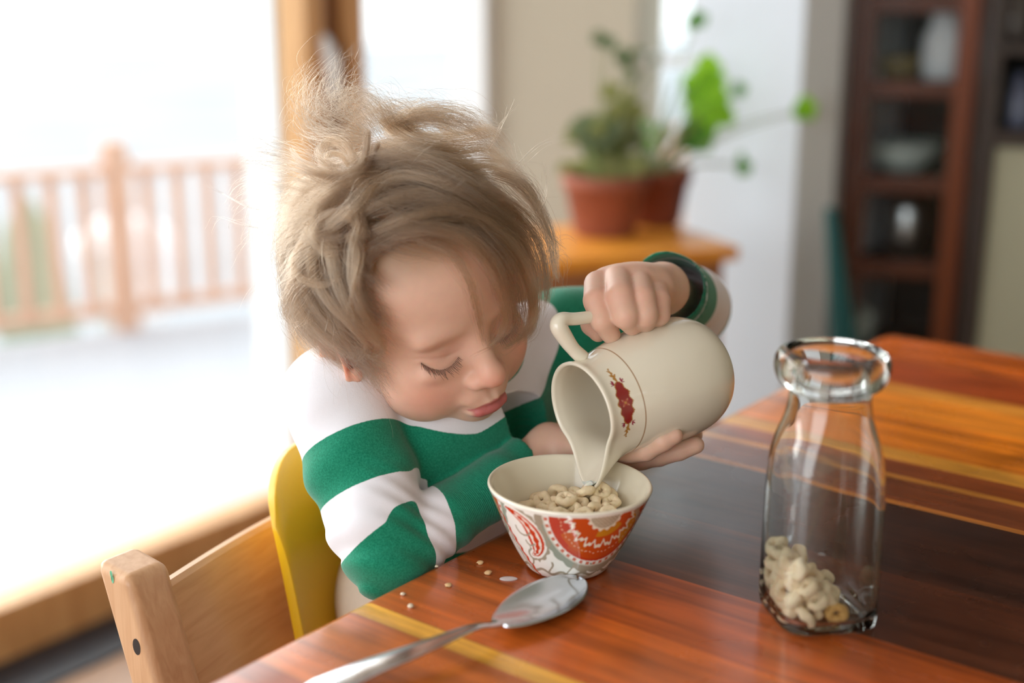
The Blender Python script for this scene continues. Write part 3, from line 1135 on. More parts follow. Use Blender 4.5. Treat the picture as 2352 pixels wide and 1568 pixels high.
def bowl_paint(a, h):
    """a: arc mm from the camera-facing line (right positive), h: mm down from the rim"""
    n = len(a)
    c = np.tile(lina((240, 236, 228)), (n, 1))
    red, orange, amber = lina((196, 58, 24)), lina((206, 92, 24)), lina((206, 136, 30))
    grey, grey2 = lina((164, 152, 132)), lina((150, 156, 140))

    def put(mask, col):
        c[mask] = col
    # vines near the foot
    y0 = 52.5 + 1.6 * np.sin(a * 0.35)
    put(np.abs(h - y0) < 1.3, grey)
    for k, ac in enumerate((-14, 2, 18, 33, 46, -32)):
        d = np.abs(a - ac - 2.2 * np.sin((h - 40) * 0.35))
        put((d < 0.9) & (h > 42) & (h < 53), grey)
    for rep in range(-3, 4):
        off = rep * 118.0
        # round medallion
        cx, cy = 24.0 + off, 0.5
        dx, dy = a - cx, h - cy
        r = np.hypot(dx, dy * 0.93)
        th = np.arctan2(dy, dx)
        sc = 46 + 1.6 * np.abs(np.sin(th * 13))
        put((r < sc) & (r > 41.5), np.where((np.sin(th * 3 + 0.5) > 0.2)[..., None], grey2, grey)[(r < sc) & (r > 41.5)])
        put((r < 41.8) & (r > 40.6), lina((214, 206, 190)))
        beads = (r < 40.6) & (r > 38.2) & (np.sin(th * 44) > 0.1)
        put(beads, lina((206, 110, 84)))
        put(r < 37.4, red)
        body = (r < 35.5) & (dx < 20 * np.cos(0) + 6)
        put((r < 35.6) & (r > 22) & (dx + dy * 0.4 > -14), lina((200, 74, 20)))
        put((r < 34.5) & (r > 24) & (np.abs(th - 0.55) < 0.45), amber)
        put((r < 33) & (r > 25) & (np.abs(th - 2.3) < 0.35), orange)
        zig = 21.5 + 4.6 * np.abs(((th * 9.5 / math.pi * 2) % 2) - 1) + 1.1 * np.sin(th * 41)
        put((r < zig + 1.3) & (r > zig - 1.3), lina((240, 232, 212)))
        put(r < zig - 1.4, lina((204, 80, 26)))
        put((np.abs(r - 30.2 - 0.5 * np.sin(th * 23)) < 0.35) & (np.sin(th * 60) > 0), lina((236, 190, 150)))
        put((r < 17.5) & (np.abs(th - 1.25) < 0.6), amber)
        put((r < 12.2 + 0.8 * np.sin(th * 15)) & (r > 10.4), lina((240, 232, 212)))
        put(r < 10.5, lina((180, 166, 142)))
        put((r < 10.5) & (np.sin(dx * 2.2) * np.sin(dy * 2.2) > 0.2), lina((206, 192, 168)))
        # paisley drop to the left: spine from upper left, curving down to a hook
        sp = smooth_path([(-47, 4.5), (-39, 7), (-31, 12), (-25.5, 20), (-23, 29), (-24.5, 36), (-28.5, 39)], 70) + np.array([off, 0])
        wd = smooth_path([(0.8, 0), (2.6, 0), (4.0, 0), (5.8, 0), (5.6, 0), (3.4, 0), (1.2, 0)], 70)[:, 0]
        sel = np.nonzero((a > off - 60) & (a < off - 2))[0]
        if len(sel):
            A = np.stack([a[sel], h[sel]], 1)
            D = np.linalg.norm(A[:, None] - sp[None], axis=2)
            k = D.argmin(1)
            d = D[np.arange(len(sel)), k]
            w = wd[k]
            tn = np.gradient(sp, axis=0)
            side = np.sign(tn[k, 0] * (A[:, 1] - sp[k, 1]) - tn[k, 1] * (A[:, 0] - sp[k, 0]))
            m_out = d < w + 4.4 + 0.9 * np.sin(k * 0.9)
            cc = c[sel]
            cc[m_out & (d > w + 2.0) & ((side < 0) | (k > 50))] = grey
            cc[(d < w + 1.0)] = lina((240, 234, 224))
            cc[d < w] = red
            cc[(d < w * 0.62) & (k > 10)] = lina((240, 228, 214))
            cc[(d < w * 0.30 + 0.5 * np.sin(k * 0.8)) & (k > 10)] = red
            c[sel] = cc
        # inner grey curl of the paisley
        for (qx, qy, qr) in ((-34, 17, 6.5), (-29, 27, 4.0)):
            dq = np.hypot(a - qx - off, h - qy)
            tq_ = np.arctan2(h - qy, a - qx - off)
            put((np.abs(dq - qr) < 0.7) & (tq_ > 0.4), grey)
        # red ribbon with speckled grey edge further left
        aa = a - off
        lx = -66 + 0.62 * h + 0.9 * np.sin(h * 0.9)
        put((aa > lx) & (aa < lx + 2.8), red)
        put((aa < lx) & (aa > lx - 6) & (np.sin(aa * 3.1) * np.sin(h * 2.7) > -0.2), lina((176, 166, 150)))
    put(h < 2.2, lina((240, 236, 226)))
    put(h > 58.5, lina((170, 80, 56)))
    return c


SEG = 720
outer = [(bowl_r(s), s * BH) for s in np.linspace(0, 1, 150)]
lip = [(BR - 0.0004, BH + 0.0011), (BR - 0.0014, BH + 0.0016), (BR - 0.0025, BH + 0.0010)]
inner = [(max(bowl_r(s) - 0.0032, 0.0005) * (1 if s > 0.14 else (s / 0.14) ** 0.5 + 0.001), max(s * BH, 0.0075)) for s in np.linspace(0.97, 0.1, 40)]
foot = [(0.0005, 0.003), (0.021, 0.003), (0.023, 0.0), (0.0255, 0.0)]
profb = foot + outer + lip + inner + [(0.0005, 0.0072)]
v_, f_ = lathe(profb, SEG)
ang = np.arctan2(v_[:, 1], v_[:, 0])
rel_a = (ang - phi_cam + math.pi) % (2 * math.pi) - math.pi
colb = np.tile(lina((242, 232, 210)), (len(v_), 1))
n0_, n1_ = len(foot) * SEG, (len(foot) + len(outer)) * SEG
hh = (BH - v_[n0_:n1_, 2]) * 1000
colb[n0_:n1_] = bowl_paint(rel_a[n0_:n1_] * 54.0 * (0.55 + 0.45 * np.hypot(v_[n0_:n1_, 0], v_[n0_:n1_, 1]) / BR), hh)
M['bowl'] = painted('patterned_glaze', 0.12, 0.3)
bowl = mesh_obj('cereal_bowl', v_, f_, M['bowl'], None, True, colb, loc=tuple(BC + ZV * 0.0006))
bowl.rotation_euler = (0, math.radians(1.6), 0)
tag(bowl, 'small cream bowl with orange and red paisley pattern, full of oat rings', 'bowl')

# ------------------------------------------------------------------ jug, tilted by the child's hands
ja = unit((-0.83, 0.262, -0.50))
ju = np.array([0.0, -1.0, 0.0])
ju = unit(ju - ja * (ju @ ja))
JA, JS = camvec(*ja), -camvec(*ju)          # axis base->mouth, spout direction
JY = np.cross(JA, JS)
JH = 0.118
JM = P(1333, 944, 0.915)
JO = JM - JA * JH
JMAT = Matrix(((JS[0], JY[0], JA[0], JO[0]), (JS[1], JY[1], JA[1], JO[1]), (JS[2], JY[2], JA[2], JO[2]), (0, 0, 0, 1)))


def jug_deform(v):
    v = v.copy()
    r = np.hypot(v[:, 0], v[:, 1])
    th = np.arctan2(v[:, 1], v[:, 0])
    w = smst(0.078, 0.119, v[:, 2])
    g = np.exp(-(th / 0.40) ** 2)
    r2 = r + 0.0205 * w ** 1.7 * g - 0.0018 * w * np.exp(-((np.abs(th) - 0.85) / 0.28) ** 2)
    # rim dips slightly at the sides and rises at the spout and handle
    z2 = v[:, 2] + w * (0.006 * g - 0.001 * np.sin(th) ** 2)
    return np.stack([r2 * np.cos(th), r2 * np.sin(th), z2], 1)


kz_ = smooth_path([(0.0245, 0.0), (0.0300, 0.0012), (0.0370, 0.0075), (0.0425, 0.0190), (0.0448, 0.0350), (0.0445, 0.0520), (0.0425, 0.0690), (0.0393, 0.0850), (0.0362, 0.0990), (0.0350, 0.1100), (0.0358, 0.1165)], 190)
lipj = [(0.0358, 0.1180), (0.0350, 0.1188), (0.0340, 0.1186), (0.0330, 0.1176)]
inj = [(r - 0.0030, max(z, 0.004)) for r, z in kz_[::-5] if z > 0.003]
profj = [(0.0005, 0.0025), (0.021, 0.0025), (0.0225, 0.0)] + [tuple(k) for k in kz_] + lipj + inj + [(0.0005, 0.004)]
JSEG = 400
v_, f_ = lathe(profj, JSEG)
raw = v_.copy()
v_ = jug_deform(v_)
colj = np.tile(lina((235, 225, 205)), (len(v_), 1))
mw = np.array(JMAT)
wv = v_ @ mw[:3, :3].T + mw[:3, 3]
pp = proj(wv)
o0, o1 = 3 * JSEG, (3 + len(kz_)) * JSEG


def jug_at(x, y):
    rad = raw[o0:o1].copy()
    rad[:, 2] = 0
    nw = rad @ mw[:3, :3].T
    facing = np.einsum('ij,ij->i', nw, wv[o0:o1] - CAM) < 0
    d = np.hypot(pp[o0:o1, 0] - x, pp[o0:o1, 1] - y) + np.where(facing, 0, 1e5)
    i = int(d.argmin())
    q = raw[o0 + i]
    return math.atan2(q[1], q[0]), q[2]


thf, zf = jug_at(1436, 924)
_, zl = jug_at(1482, 930)
thr = np.arctan2(raw[o0:o1, 1], raw[o0:o1, 0])
aa = ((thr - thf + math.pi) % (2 * math.pi) - math.pi) * 36.5      # mm along the girth
sgn = 1.0
q1 = jug_at(1452, 975)
if (q1[0] - thf) < 0:
    sgn = -1.0
aa = aa * sgn                                                        # positive: downwards in the photo
bb = (raw[o0:o1, 2] - zf) * 1000                                     # mm, towards the mouth
cj = colj[o0:o1]
cj[np.abs(raw[o0:o1, 2] - zl) < 0.00042] = lina((150, 104, 50))
redj, goldj, pinkj = lina((142, 36, 32)), lina((176, 124, 52)), lina((150, 40, 62))


def ell_mask(a0, b0, ra, rb, ang):
    ca, sa = math.cos(ang), math.sin(ang)
    x, y = aa - a0, bb - b0
    return ((ca * x + sa * y) / ra) ** 2 + ((-sa * x + ca * y) / rb) ** 2 < 1


core = 1 - (aa / 16.2) ** 2
hw = 5.0 * np.sqrt(np.clip(core, 0, 1)) ** 1.25 * (1 + 0.16 * np.cos(aa * 0.9))
cj[(np.abs(bb) < hw + 0.75) & (core > 0)] = goldj
cj[(np.abs(bb) < hw) & (core > 0)] = redj
for k in range(4):
    an = math.pi / 4 + k * math.pi / 2
    cj[ell_mask(1.9 * math.cos(an), 1.9 * math.sin(an), 1.7, 1.05, an)] = lina((170, 74, 52))
    cj[ell_mask(3.1 * math.cos(an), 3.1 * math.sin(an), 0.9, 0.3, an)] = lina((200, 150, 120))
cj[ell_mask(0, 0, 0.9, 0.9, 0)] = lina((190, 130, 60))
for s in (-1, 1):
    for (a0, b0, ra, rb, an, col) in ((18.3, 0.2, 2.1, 1.1, 0.3, goldj), (20.6, -0.9, 1.9, 0.8, -0.6, goldj), (21.4, 1.1, 1.9, 0.8, 0.7, goldj),
                                      (23.6, 0.2, 1.9, 0.9, 0.1, goldj), (25.6, 0.9, 1.5, 0.6, 0.5, goldj), (27.4, 0.0, 1.3, 0.6, -0.2, goldj),
                                      (15.6, 4.2, 1.6, 0.62, 0.9, pinkj), (16.8, 3.4, 1.6, 0.62, 0.3, pinkj), (14.4, 4.4, 1.2, 0.5, 1.6, pinkj),
                                      (15.6, -4.2, 1.6, 0.62, -0.9, pinkj), (16.8, -3.4, 1.6, 0.62, -0.3, pinkj), (14.4, -4.4, 1.2, 0.5, -1.6, pinkj)):
        cj[ell_mask(s * a0, b0 - s * 0.0, ra, rb, s * an)] = col
cj[(np.abs(bb - 0.2) < 0.22) & (np.abs(aa) > 16) & (np.abs(aa) < 27)] = goldj
M['jug'] = painted('cream_glaze', 0.1, 0.3)
jug = mesh_obj('milk_jug', v_, f_, M['jug'], None, True, colj)
jug.matrix_world = JMAT
tag(jug, 'tilted cream porcelain jug with red floral band and gold line, held over the bowl', 'jug')
# angular handle with a flared corner
hpth = smooth_path([(-0.0352, 0, 0.1060), (-0.0430, 0, 0.1120), (-0.0520, 0, 0.1165), (-0.0625, 0, 0.1200), (-0.0655, 0, 0.1150), (-0.0632, 0, 0.1040), (-0.0605, 0, 0.0860), (-0.0570, 0, 0.0700), (-0.0515, 0, 0.0590), (-0.0420, 0, 0.0520)], 60)
hr = np.interp(np.linspace(0, 1, 60), [0, 0.12, 0.32, 0.42, 0.5, 0.7, 0.88, 1], [0.0052, 0.0050, 0.0064, 0.0058, 0.0046, 0.0044, 0.0055, 0.0078])
v_, f_ = tube(hpth, hr, 24, up=(0, 1, 0))
ch_ = np.tile(lina((235, 225, 205)), (len(v_), 1))
hd_ = mesh_obj('handle', v_, f_, M['jug'], jug, True, ch_)

# milk at the lip of the jug, with the first drop
mk_pts, n_ = [], 30
zs_ = np.linspace(0.1130, 0.1200, n_)
vs = []
for i, z in enumerate(zs_):
    rb = np.interp(z, kz_[:, 1], kz_[:, 0]) - 0.0028
    rows = []
    for th in np.linspace(-0.15, 0.15, 15) * math.sqrt(max(0.02, min(1, (z - 0.1129) / 0.006))):
        q = jug_deform(np.array([[rb * math.cos(th), rb * math.sin(th), z]]))[0]
        lift = 0.0008 * (1 - (th / 0.15) ** 2) * min(1, (z - 0.113) / 0.003)
        q[:2] *= 1 - lift / np.hypot(q[0], q[1])
        rows.append(q)
    vs += rows
fs = [(i * 15 + j, i * 15 + j + 1, (i + 1) * 15 + j + 1, (i + 1) * 15 + j) for i in range(n_ - 1) for j in range(14)]
tipw = np.array(vs).reshape(n_, 15, 3)[-1, 7] @ mw[:3, :3].T + mw[:3, 3]
vw = np.array(vs) @ mw[:3, :3].T + mw[:3, 3]
dpath = smooth_path([tipw + JA * -0.004 - JS * 0.001, tipw + JA * 0.0005, tipw + JA * 0.001 - ZV * 0.003, tipw + JA * 0.001 - ZV * 0.0065], 16)
dv, df = tube(dpath, np.interp(np.linspace(0, 1, 16), [0, 0.4, 0.75, 0.92, 1], [0.0022, 0.0022, 0.0021, 0.0017, 0.0004]), 14, up=(0, 1, 0))
v2, f2 = join([(vw, fs), (dv, df)])
tag(mesh_obj('milk', v2 - tipw, f2, M['milk'], None, loc=tuple(tipw)), 'white milk running over the jug lip above the bowl', 'milk')

# ------------------------------------------------------------------ glass bottle
GC = PT(1874, 1412)
rt_ = ray(1915, 803)
gh = CAM_Z + rt_[2] * (GC[1] / rt_[1]) - TABLE_Z
GH = gh
GYAW = math.radians(10)
gz = lambda k: k * GH / 0.174


def sq(a, n):
    return (abs(math.cos(a)) ** n + abs(math.sin(a)) ** n) ** (-1.0 / n)


# (height, half width, squareness exponent)
gp = [(0.0000, 0.0290, 4.2), (0.0015, 0.0318, 4.4), (0.006, 0.0343, 4.6), (0.030, 0.0345, 4.8), (0.075, 0.0344, 4.6), (0.100, 0.0338, 4.0), (0.115, 0.0322, 3.2), (0.128, 0.0290, 2.5),
      (0.138, 0.0262, 2.15), (0.146, 0.0258, 2.0), (0.150, 0.0270, 2.0), (0.1535, 0.0325, 2.0), (0.160, 0.0358, 2.0), (0.167, 0.0360, 2.0), (0.172, 0.0335, 2.0), (0.174, 0.0300, 2.0)]
gi = [(0.174, 0.0285, 2.0), (0.172, 0.0262, 2.0), (0.165, 0.0250, 2.0), (0.150, 0.0236, 2.0), (0.138, 0.0240, 2.15), (0.128, 0.0266, 2.5), (0.115, 0.0298, 3.2), (0.100, 0.0315, 4.0),
      (0.075, 0.0322, 4.6), (0.030, 0.0322, 4.6), (0.012, 0.0315, 4.2), (0.0065, 0.0280, 3.6), (0.0055, 0.02, 2.5)]
gp = [(z, r * (0.93 if z < 0.13 else 0.97), n) for (z, r, n) in gp]
gi = [(z, r * (0.93 if z < 0.13 else 0.97), n) for (z, r, n) in gi]
go = smooth_path(gp, 90)
gn = smooth_path(gi, 80)
rows = [(0.004, 0.001, 2.0), (0.004, 0.022, 3.5)] + [tuple(r) for r in go] + [tuple(r) for r in gn] + [(0.0055, 0.001, 2.0)]
GS = 128
vs = []
for (z, r, n) in rows:
    n = max(2.0, n)
    for k in range(GS):
        a = 2 * math.pi * k / GS
        q = r * sq(a, n)
        vs.append((q * math.cos(a), q * math.sin(a), gz(z)))
fs = []
for i in range(len(rows) - 1):
    for k in range(GS):
        k2 = (k + 1) % GS
        fs.append((i * GS + k, i * GS + k2, (i + 1) * GS + k2, (i + 1) * GS + k))
bot = mesh_obj('glass_bottle', vs, fs, M['glass'], None, True, loc=tuple(GC + ZV * 0.0004))
bot.rotation_euler = (0, 0, GYAW)
tag(bot, 'clear square-shouldered glass milk bottle with a thick rim and some oat rings inside', 'bottle')


# ------------------------------------------------------------------ oat rings
def ring_mesh(seed, R=0.0044, r=0.0030):
    rg = np.random.default_rng(seed)
    ph = rg.uniform(0, 6.28, 6)
    nu, nv = 28, 16
    vs, fs = [], []
    for i in range(nu):
        u = 2 * math.pi * i / nu
        rr = R * (1 + 0.10 * math.sin(2 * u + ph[0]))
        for j in range(nv):
            w = 2 * math.pi * j / nv
            q = r * (1 + 0.13 * math.sin(3 * u + 2 * w + ph[1]) + 0.08 * math.sin(5 * u - w + ph[2]))
            vs.append(((rr + q * math.cos(w)) * math.cos(u), (rr + q * math.cos(w)) * math.sin(u), 1.05 * q * math.sin(w)))
    for i in range(nu):
        for j in range(nv):
            fs.append((i * nv + j, ((i + 1) % nu) * nv + j, ((i + 1) % nu) * nv + (j + 1) % nv, i * nv + (j + 1) % nv))
    return vs, fs


M['oat'] = simple('toasted_oat', (252, 226, 190), 0.75, noise=0.12, scale=420, bump=0.5, sss=0.1)
M['oat_dark'] = simple('darker_toasted_oat', (222, 176, 104), 0.75, noise=0.16, scale=420, bump=0.5)
ring_protos = []
for k in range(4):
    v_, f_ = ring_mesh(k)
    me = bpy.data.meshes.new('oat_ring')
    me.from_pydata([tuple(q) for q in v_], [], f_)
    me.polygons.foreach_set('use_smooth', [True] * len(me.polygons))
    me.materials.append(M['oat'])
    ring_protos.append(me)


def settle(n, seed, rad, inside, start, grav, steps=420):
    """drop n balls: inside(p) -> (signed distance to wall, inward normal)"""
    rg = np.random.default_rng(seed)
    p = start(rg, n)
    for it in range(steps):
        p = p + grav(p) * 0.0009 * (1 if it < steps * 0.75 else 0.35)
        for _ in range(4):
            d = p[:, None] - p[None]
            L = np.linalg.norm(d, axis=2) + np.eye(n)
            ov = np.clip(2 * rad - L, 0, None)
            np.fill_diagonal(ov, 0)
            p = p + 0.45 * (d / L[..., None] * ov[..., None]).sum(1) * 0.6
            sd, nn = inside(p)
            pen = np.clip(rad - sd, 0, None)
            p = p + nn * pen[:, None]
    return p


def bowl_inside(p):
    s = np.clip(p[:, 2] / BH, 0.02, 1.0)
    ri = BF + (BR - BF) * (0.42 * s + 0.58 * s ** 0.62) - 0.0032
    r = np.hypot(p[:, 0], p[:, 1]) + 1e-9
    sd1 = (ri - r) * 0.88
    n1 = np.stack([-p[:, 0] / r, -p[:, 1] / r, np.full(len(p), 0.45)], 1)
    n1 /= np.linalg.norm(n1, axis=1)[:, None]
    sd2 = p[:, 2] - 0.0078
    n2 = np.tile([0, 0, 1.0], (len(p), 1))
    m = (sd1 < sd2)[:, None]
    return np.where(m[:, 0], sd1, sd2), np.where(m, n1, n2)


def rand_rot(rg, flat=0.5):
    from mathutils import Euler
    if rg.random() < flat:
        return Euler((rg.normal() * 0.45, rg.normal() * 0.45, rg.uniform(0, 6.28)))
    return Euler((rg.uniform(0, 3.14), rg.uniform(0, 3.14), rg.uniform(0, 6.28)))


RB = 0.0058
mound = np.array([math.cos(phi_cam) * -0.002 + 0.010, 0.010, 0])
pts = settle(126, 4, RB, bowl_inside,
             lambda rg, n: np.stack([rg.normal(size=n) * 0.016, rg.normal(size=n) * 0.016, rg.uniform(0.02, 0.16, n)], 1),
             lambda p: np.stack([(mound[0] - p[:, 0]) * 16, (mound[1] - p[:, 1]) * 14, np.full(len(p), -1.0)], 1) * np.array([0.55, 0.55, 1]))
rg = np.random.default_rng(12)
order = np.argsort(-pts[:, 2])
kept = []
wp = pts + BC
view = unit(CAM - BC)
for i in order:
    # keep what can be seen past the rings above it and the rim (with a margin for a step to the side)
    q = pts[i]
    hid = 0
    for j in kept:
        dlt = pts[j] - q
        t = dlt @ view
        if t > 0.004 and np.linalg.norm(dlt - view * t) < 0.0046:
            hid += 1
    top_seen = q + view * ((BH - q[2]) / view[2])
    rim_ok = np.hypot(top_seen[0], top_seen[1]) < BR + 0.006
    if hid < 2 and rim_ok:
        kept.append(i)
topmost = kept[0]
for n_i, i in enumerate(kept):
    o = bpy.data.objects.new('oat_ring', ring_protos[int(rg.integers(4))])
    COL.objects.link(o)
    o.location = tuple(wp[i])
    o.rotation_euler = rand_rot(rg, 0.45)
    if i == topmost:
        o.rotation_euler = (0.12, -0.1, 0.4)
        tag(o, 'topmost oat ring of the heap in the bowl, right under the jug lip', 'cereal', 'oat rings heaped in the bowl')
    else:
        tag(o, 'pale toasted oat ring heaped in the paisley bowl', 'cereal', 'oat rings heaped in the bowl')


# bottle contents
def bottle_inside(p):
    hw_ = 0.0290
    c, s = math.cos(-GYAW), math.sin(-GYAW)
    x, y = c * p[:, 0] - s * p[:, 1], s * p[:, 0] + c * p[:, 1]
    n = 4.2
    f = (np.abs(x) ** n + np.abs(y) ** n) ** (1 / n) + 1e-9
    gx, gy = np.sign(x) * (np.abs(x) / f) ** (n - 1), np.sign(y) * (np.abs(y) / f) ** (n - 1)
    gl = np.hypot(gx, gy) + 1e-9
    sd1 = (hw_ - f) / gl
    nx, ny = -gx / gl, -gy / gl
    c2, s2 = c, -s
    n1 = np.stack([c2 * nx - s2 * ny, s2 * nx + c2 * ny, np.zeros(len(p))], 1)
    sd2 = p[:, 2] - gz(0.0068)
    m = (sd1 < sd2)[:, None]
    return np.where(m[:, 0], sd1, sd2), np.where(m, n1, np.tile([0, 0, 1.0], (len(p), 1)))


bp_ = settle(40, 9, 0.0060, bottle_inside,
             lambda rg, n: np.stack([rg.normal(size=n) * 0.008 - 0.008, rg.normal(size=n) * 0.008, rg.uniform(0.02, 0.09, n)], 1),
             lambda p: np.tile([-0.62, -0.05, -1.0], (len(p), 1)) * np.array([1, 1, 1]))
low = int(np.argmin(np.abs(proj(bp_ + GC)[:, 0] - 1905) * 0.01 + bp_[:, 2] * 100 + bp_[:, 1] * 60))
for i, q in enumerate(bp_):
    me = ring_protos[int(rg.integers(4))]
    if i == low:
        me = me.copy()
        me.materials.clear()
        me.materials.append(M['oat_dark'])
    o = bpy.data.objects.new('oat_ring', me)
    COL.objects.link(o)
    o.location = tuple(q + GC)
    o.rotation_euler = rand_rot(rg, 0.3)
    if i == low:
        o.rotation_euler = (1.35, 0, 0.1)
        tag(o, 'darker orange-brown oat ring at the very bottom of the glass bottle', 'cereal', 'oat rings in the bottle')
    else:
        tag(o, 'pale toasted oat ring lying inside the glass bottle', 'cereal', 'oat rings in the bottle')

# ------------------------------------------------------------------ spoon
tipS, midS = PT(1327, 1322, TABLE_Z + 0.0085), PT(1243, 1376, TABLE_Z + 0.0085)
neckS = PT(1148, 1428, TABLE_Z + 0.0095)
spine = smooth_path([tipS, midS, neckS, PT(1085, 1440, TABLE_Z + 0.0135), PT(950, 1493, TABLE_Z + 0.0125), PT(840, 1535, TABLE_Z + 0.008), PT(715, 1590, TABLE_Z + 0.003)], 150)
tn = np.gradient(spine, axis=0)
arc = np.concatenate([[0], np.cumsum(np.linalg.norm(np.diff(spine, axis=0), axis=1))])
LB = arc[np.argmin(np.linalg.norm(spine - neckS, axis=1))]
NCX = 25
vs = []
for i in range(len(spine)):
    t = unit(tn[i])
    side = unit(np.cross(t, ZV))
    nrm = np.cross(side, t)
    x = arc[i]
    if x < LB:
        k = x / LB
        w = 0.0192 * (math.sin(math.pi * min(1, k ** 0.78 * 0.985 + 0.004))) ** 0.62 + 0.0032 * k
        dep = 0.0082 * math.sin(math.pi * min(1, 0.06 + 0.92 * k)) ** 0.8
    else:
        k = (x - LB) / (arc[-1] - LB)
        w = np.interp(k, [0, 0.12, 0.35, 0.7, 0.95, 1.0], [0.0040, 0.0038, 0.0058, 0.0098, 0.0118, 0.0100])
        dep = -0.0008
    for j in range(NCX):
        c = -1 + 2 * j / (NCX - 1)
        z = -dep * (1 - abs(c) ** 2.2)
        vs.append(spine[i] + side * (w * c) + nrm * z)
fs = [(i * NCX + j, i * NCX + j + 1, (i + 1) * NCX + j + 1, (i + 1) * NCX + j) for i in range(len(spine) - 1) for j in range(NCX - 1)]
so_ = vs[0].copy()
spn = mesh_obj('spoon', np.array(vs) - midS, fs, M['steel'], None, True, loc=tuple(midS))
sm = spn.modifiers.new('solid', 'SOLIDIFY')
sm.thickness = 0.0016
sm.offset = -1
bv = spn.modifiers.new('bevel', 'BEVEL')
bv.width = 0.0005
bv.segments = 2
tag(spn, 'silver metal tablespoon lying on the table in front of the bowl', 'spoon')

# ------------------------------------------------------------------ crumbs and spilled drops
rg = np.random.default_rng(21)


def crumb(x, y, r, label, mat, flat=0.6):
    bm = bmesh.new()
    bmesh.ops.create_icosphere(bm, subdivisions=2, radius=r)
    for v in bm.verts:
        v.co *= 1 + rg.normal() * 0.16
        v.co.z *= flat
    q = PT(x, y)
    o = bm_obj('crumb', bm, mat, None, True, loc=(q[0], q[1], TABLE_Z + r * flat * 0.8))
    o.rotation_euler = (0, 0, rg.uniform(0, 6))
    return tag(o, label, 'crumb', 'crumbs on the table')


M['pale_crumb'] = simple('pale_crumb', (226, 210, 186), 0.7, noise=0.2, scale=300)
crumb(1103, 1294, 0.0024, 'golden crumb on the table left of the bowl, nearest the sleeve', M['crumb'], 0.5)
crumb(1121, 1318, 0.0026, 'pale crumb just below the golden one, left of the bowl', M['crumb'], 0.5)
crumb(1030, 1345, 0.0026, 'brownish crumb between the table edge and the spoon', M['crumb'], 0.35)
crumb(926, 1366, 0.0017, 'upper of two tiny white crumbs close to the table edge', M['pale_crumb'])
crumb(943, 1394, 0.0021, 'lower of two tiny white crumbs close to the table edge', M['pale_crumb'])
crumb(1003, 1302, 0.0014, 'tiny pale crumb on the table edge beside the elbow', M['pale_crumb'])
dm, dnt, dN, dL, db = new_mat('wet_drop')
db.inputs['Base Color'].default_value = (0.85, 0.82, 0.82, 1)
db.inputs['Roughness'].default_value = 0.05
db.inputs['Alpha'].default_value = 0.55
bm = bmesh.new()
bmesh.ops.create_uvsphere(bm, u_segments=24, v_segments=12, radius=1)
for v in bm.verts:
    v.co = Vector((v.co.x * 0.0062, v.co.y * 0.0032, v.co.z * 0.0011))
q = PT(1168, 1330)
o = bm_obj('milk_drop', bm, dm, None, True, loc=(q[0], q[1], TABLE_Z + 0.0004))
tag(o, 'thin spilled milky drop on the table left of the bowl foot', 'drop')
# ------------------------------------------------------------------ smooth solid modelling: distance fields -> one surface
class Field:
    def __init__(self):
        self.ops = []

    def add(self, fn, c, rad, k=0.004, op='u'):
        self.ops.append((fn, np.asarray(c, float), rad, k, op))

    def ell(self, c, r, R=None, k=0.004, op='u'):
        c, r = np.asarray(c, float), np.asarray(r, float)
        Rm = None if R is None else np.asarray(R, float)

        def fn(p):
            q = p - c
            if Rm is not None:
                q = q @ Rm
            k0 = np.sqrt(((q / r) ** 2).sum(-1))
            k1 = np.sqrt(((q / r ** 2) ** 2).sum(-1)) + 1e-9
            return k0 * (k0 - 1) / k1
        self.add(fn, c, float(r.max()), k, op)

    def cone(self, a, b, ra, rb, k=0.004, op='u'):
        a, b = np.asarray(a, float), np.asarray(b, float)
        ba = b - a
        L2 = float(ba @ ba) + 1e-12

        def fn(p):
            q = p - a
            h = np.clip((q @ ba) / L2, 0, 1)
            return np.linalg.norm(q - h[..., None] * ba, axis=-1) - (ra + (rb - ra) * h)
        self.add(fn, (a + b) / 2, float(np.sqrt(L2)) / 2 + max(ra, rb), k, op)

    def chain(self, pts, rs, k=0.004, k0=None, op='u'):
        for i in range(len(pts) - 1):
            self.cone(pts[i], pts[i + 1], rs[i], rs[i + 1], (k0 if (i == 0 and k0) else k), op)

    def eval(self, p, near=None):
        """near: (centre, radius) of the block, to skip far shapes"""
        d = np.full(p.shape[:-1], 0.06)
        for fn, c, rad, k, op in self.ops:
            if near is not None and np.linalg.norm(c - near[0]) > rad + near[1] + 0.03:
                continue
            e = fn(p)
            if op == 'u':
                h = np.clip(0.5 + 0.5 * (d - e) / k, 0, 1)
                d = d + (e - d) * h - k * h * (1 - h)
            else:
                h = np.clip(0.5 - 0.5 * (d + e) / k, 0, 1)
                d = d * (1 - h) - e * h + k * h * (1 - h)
        return d


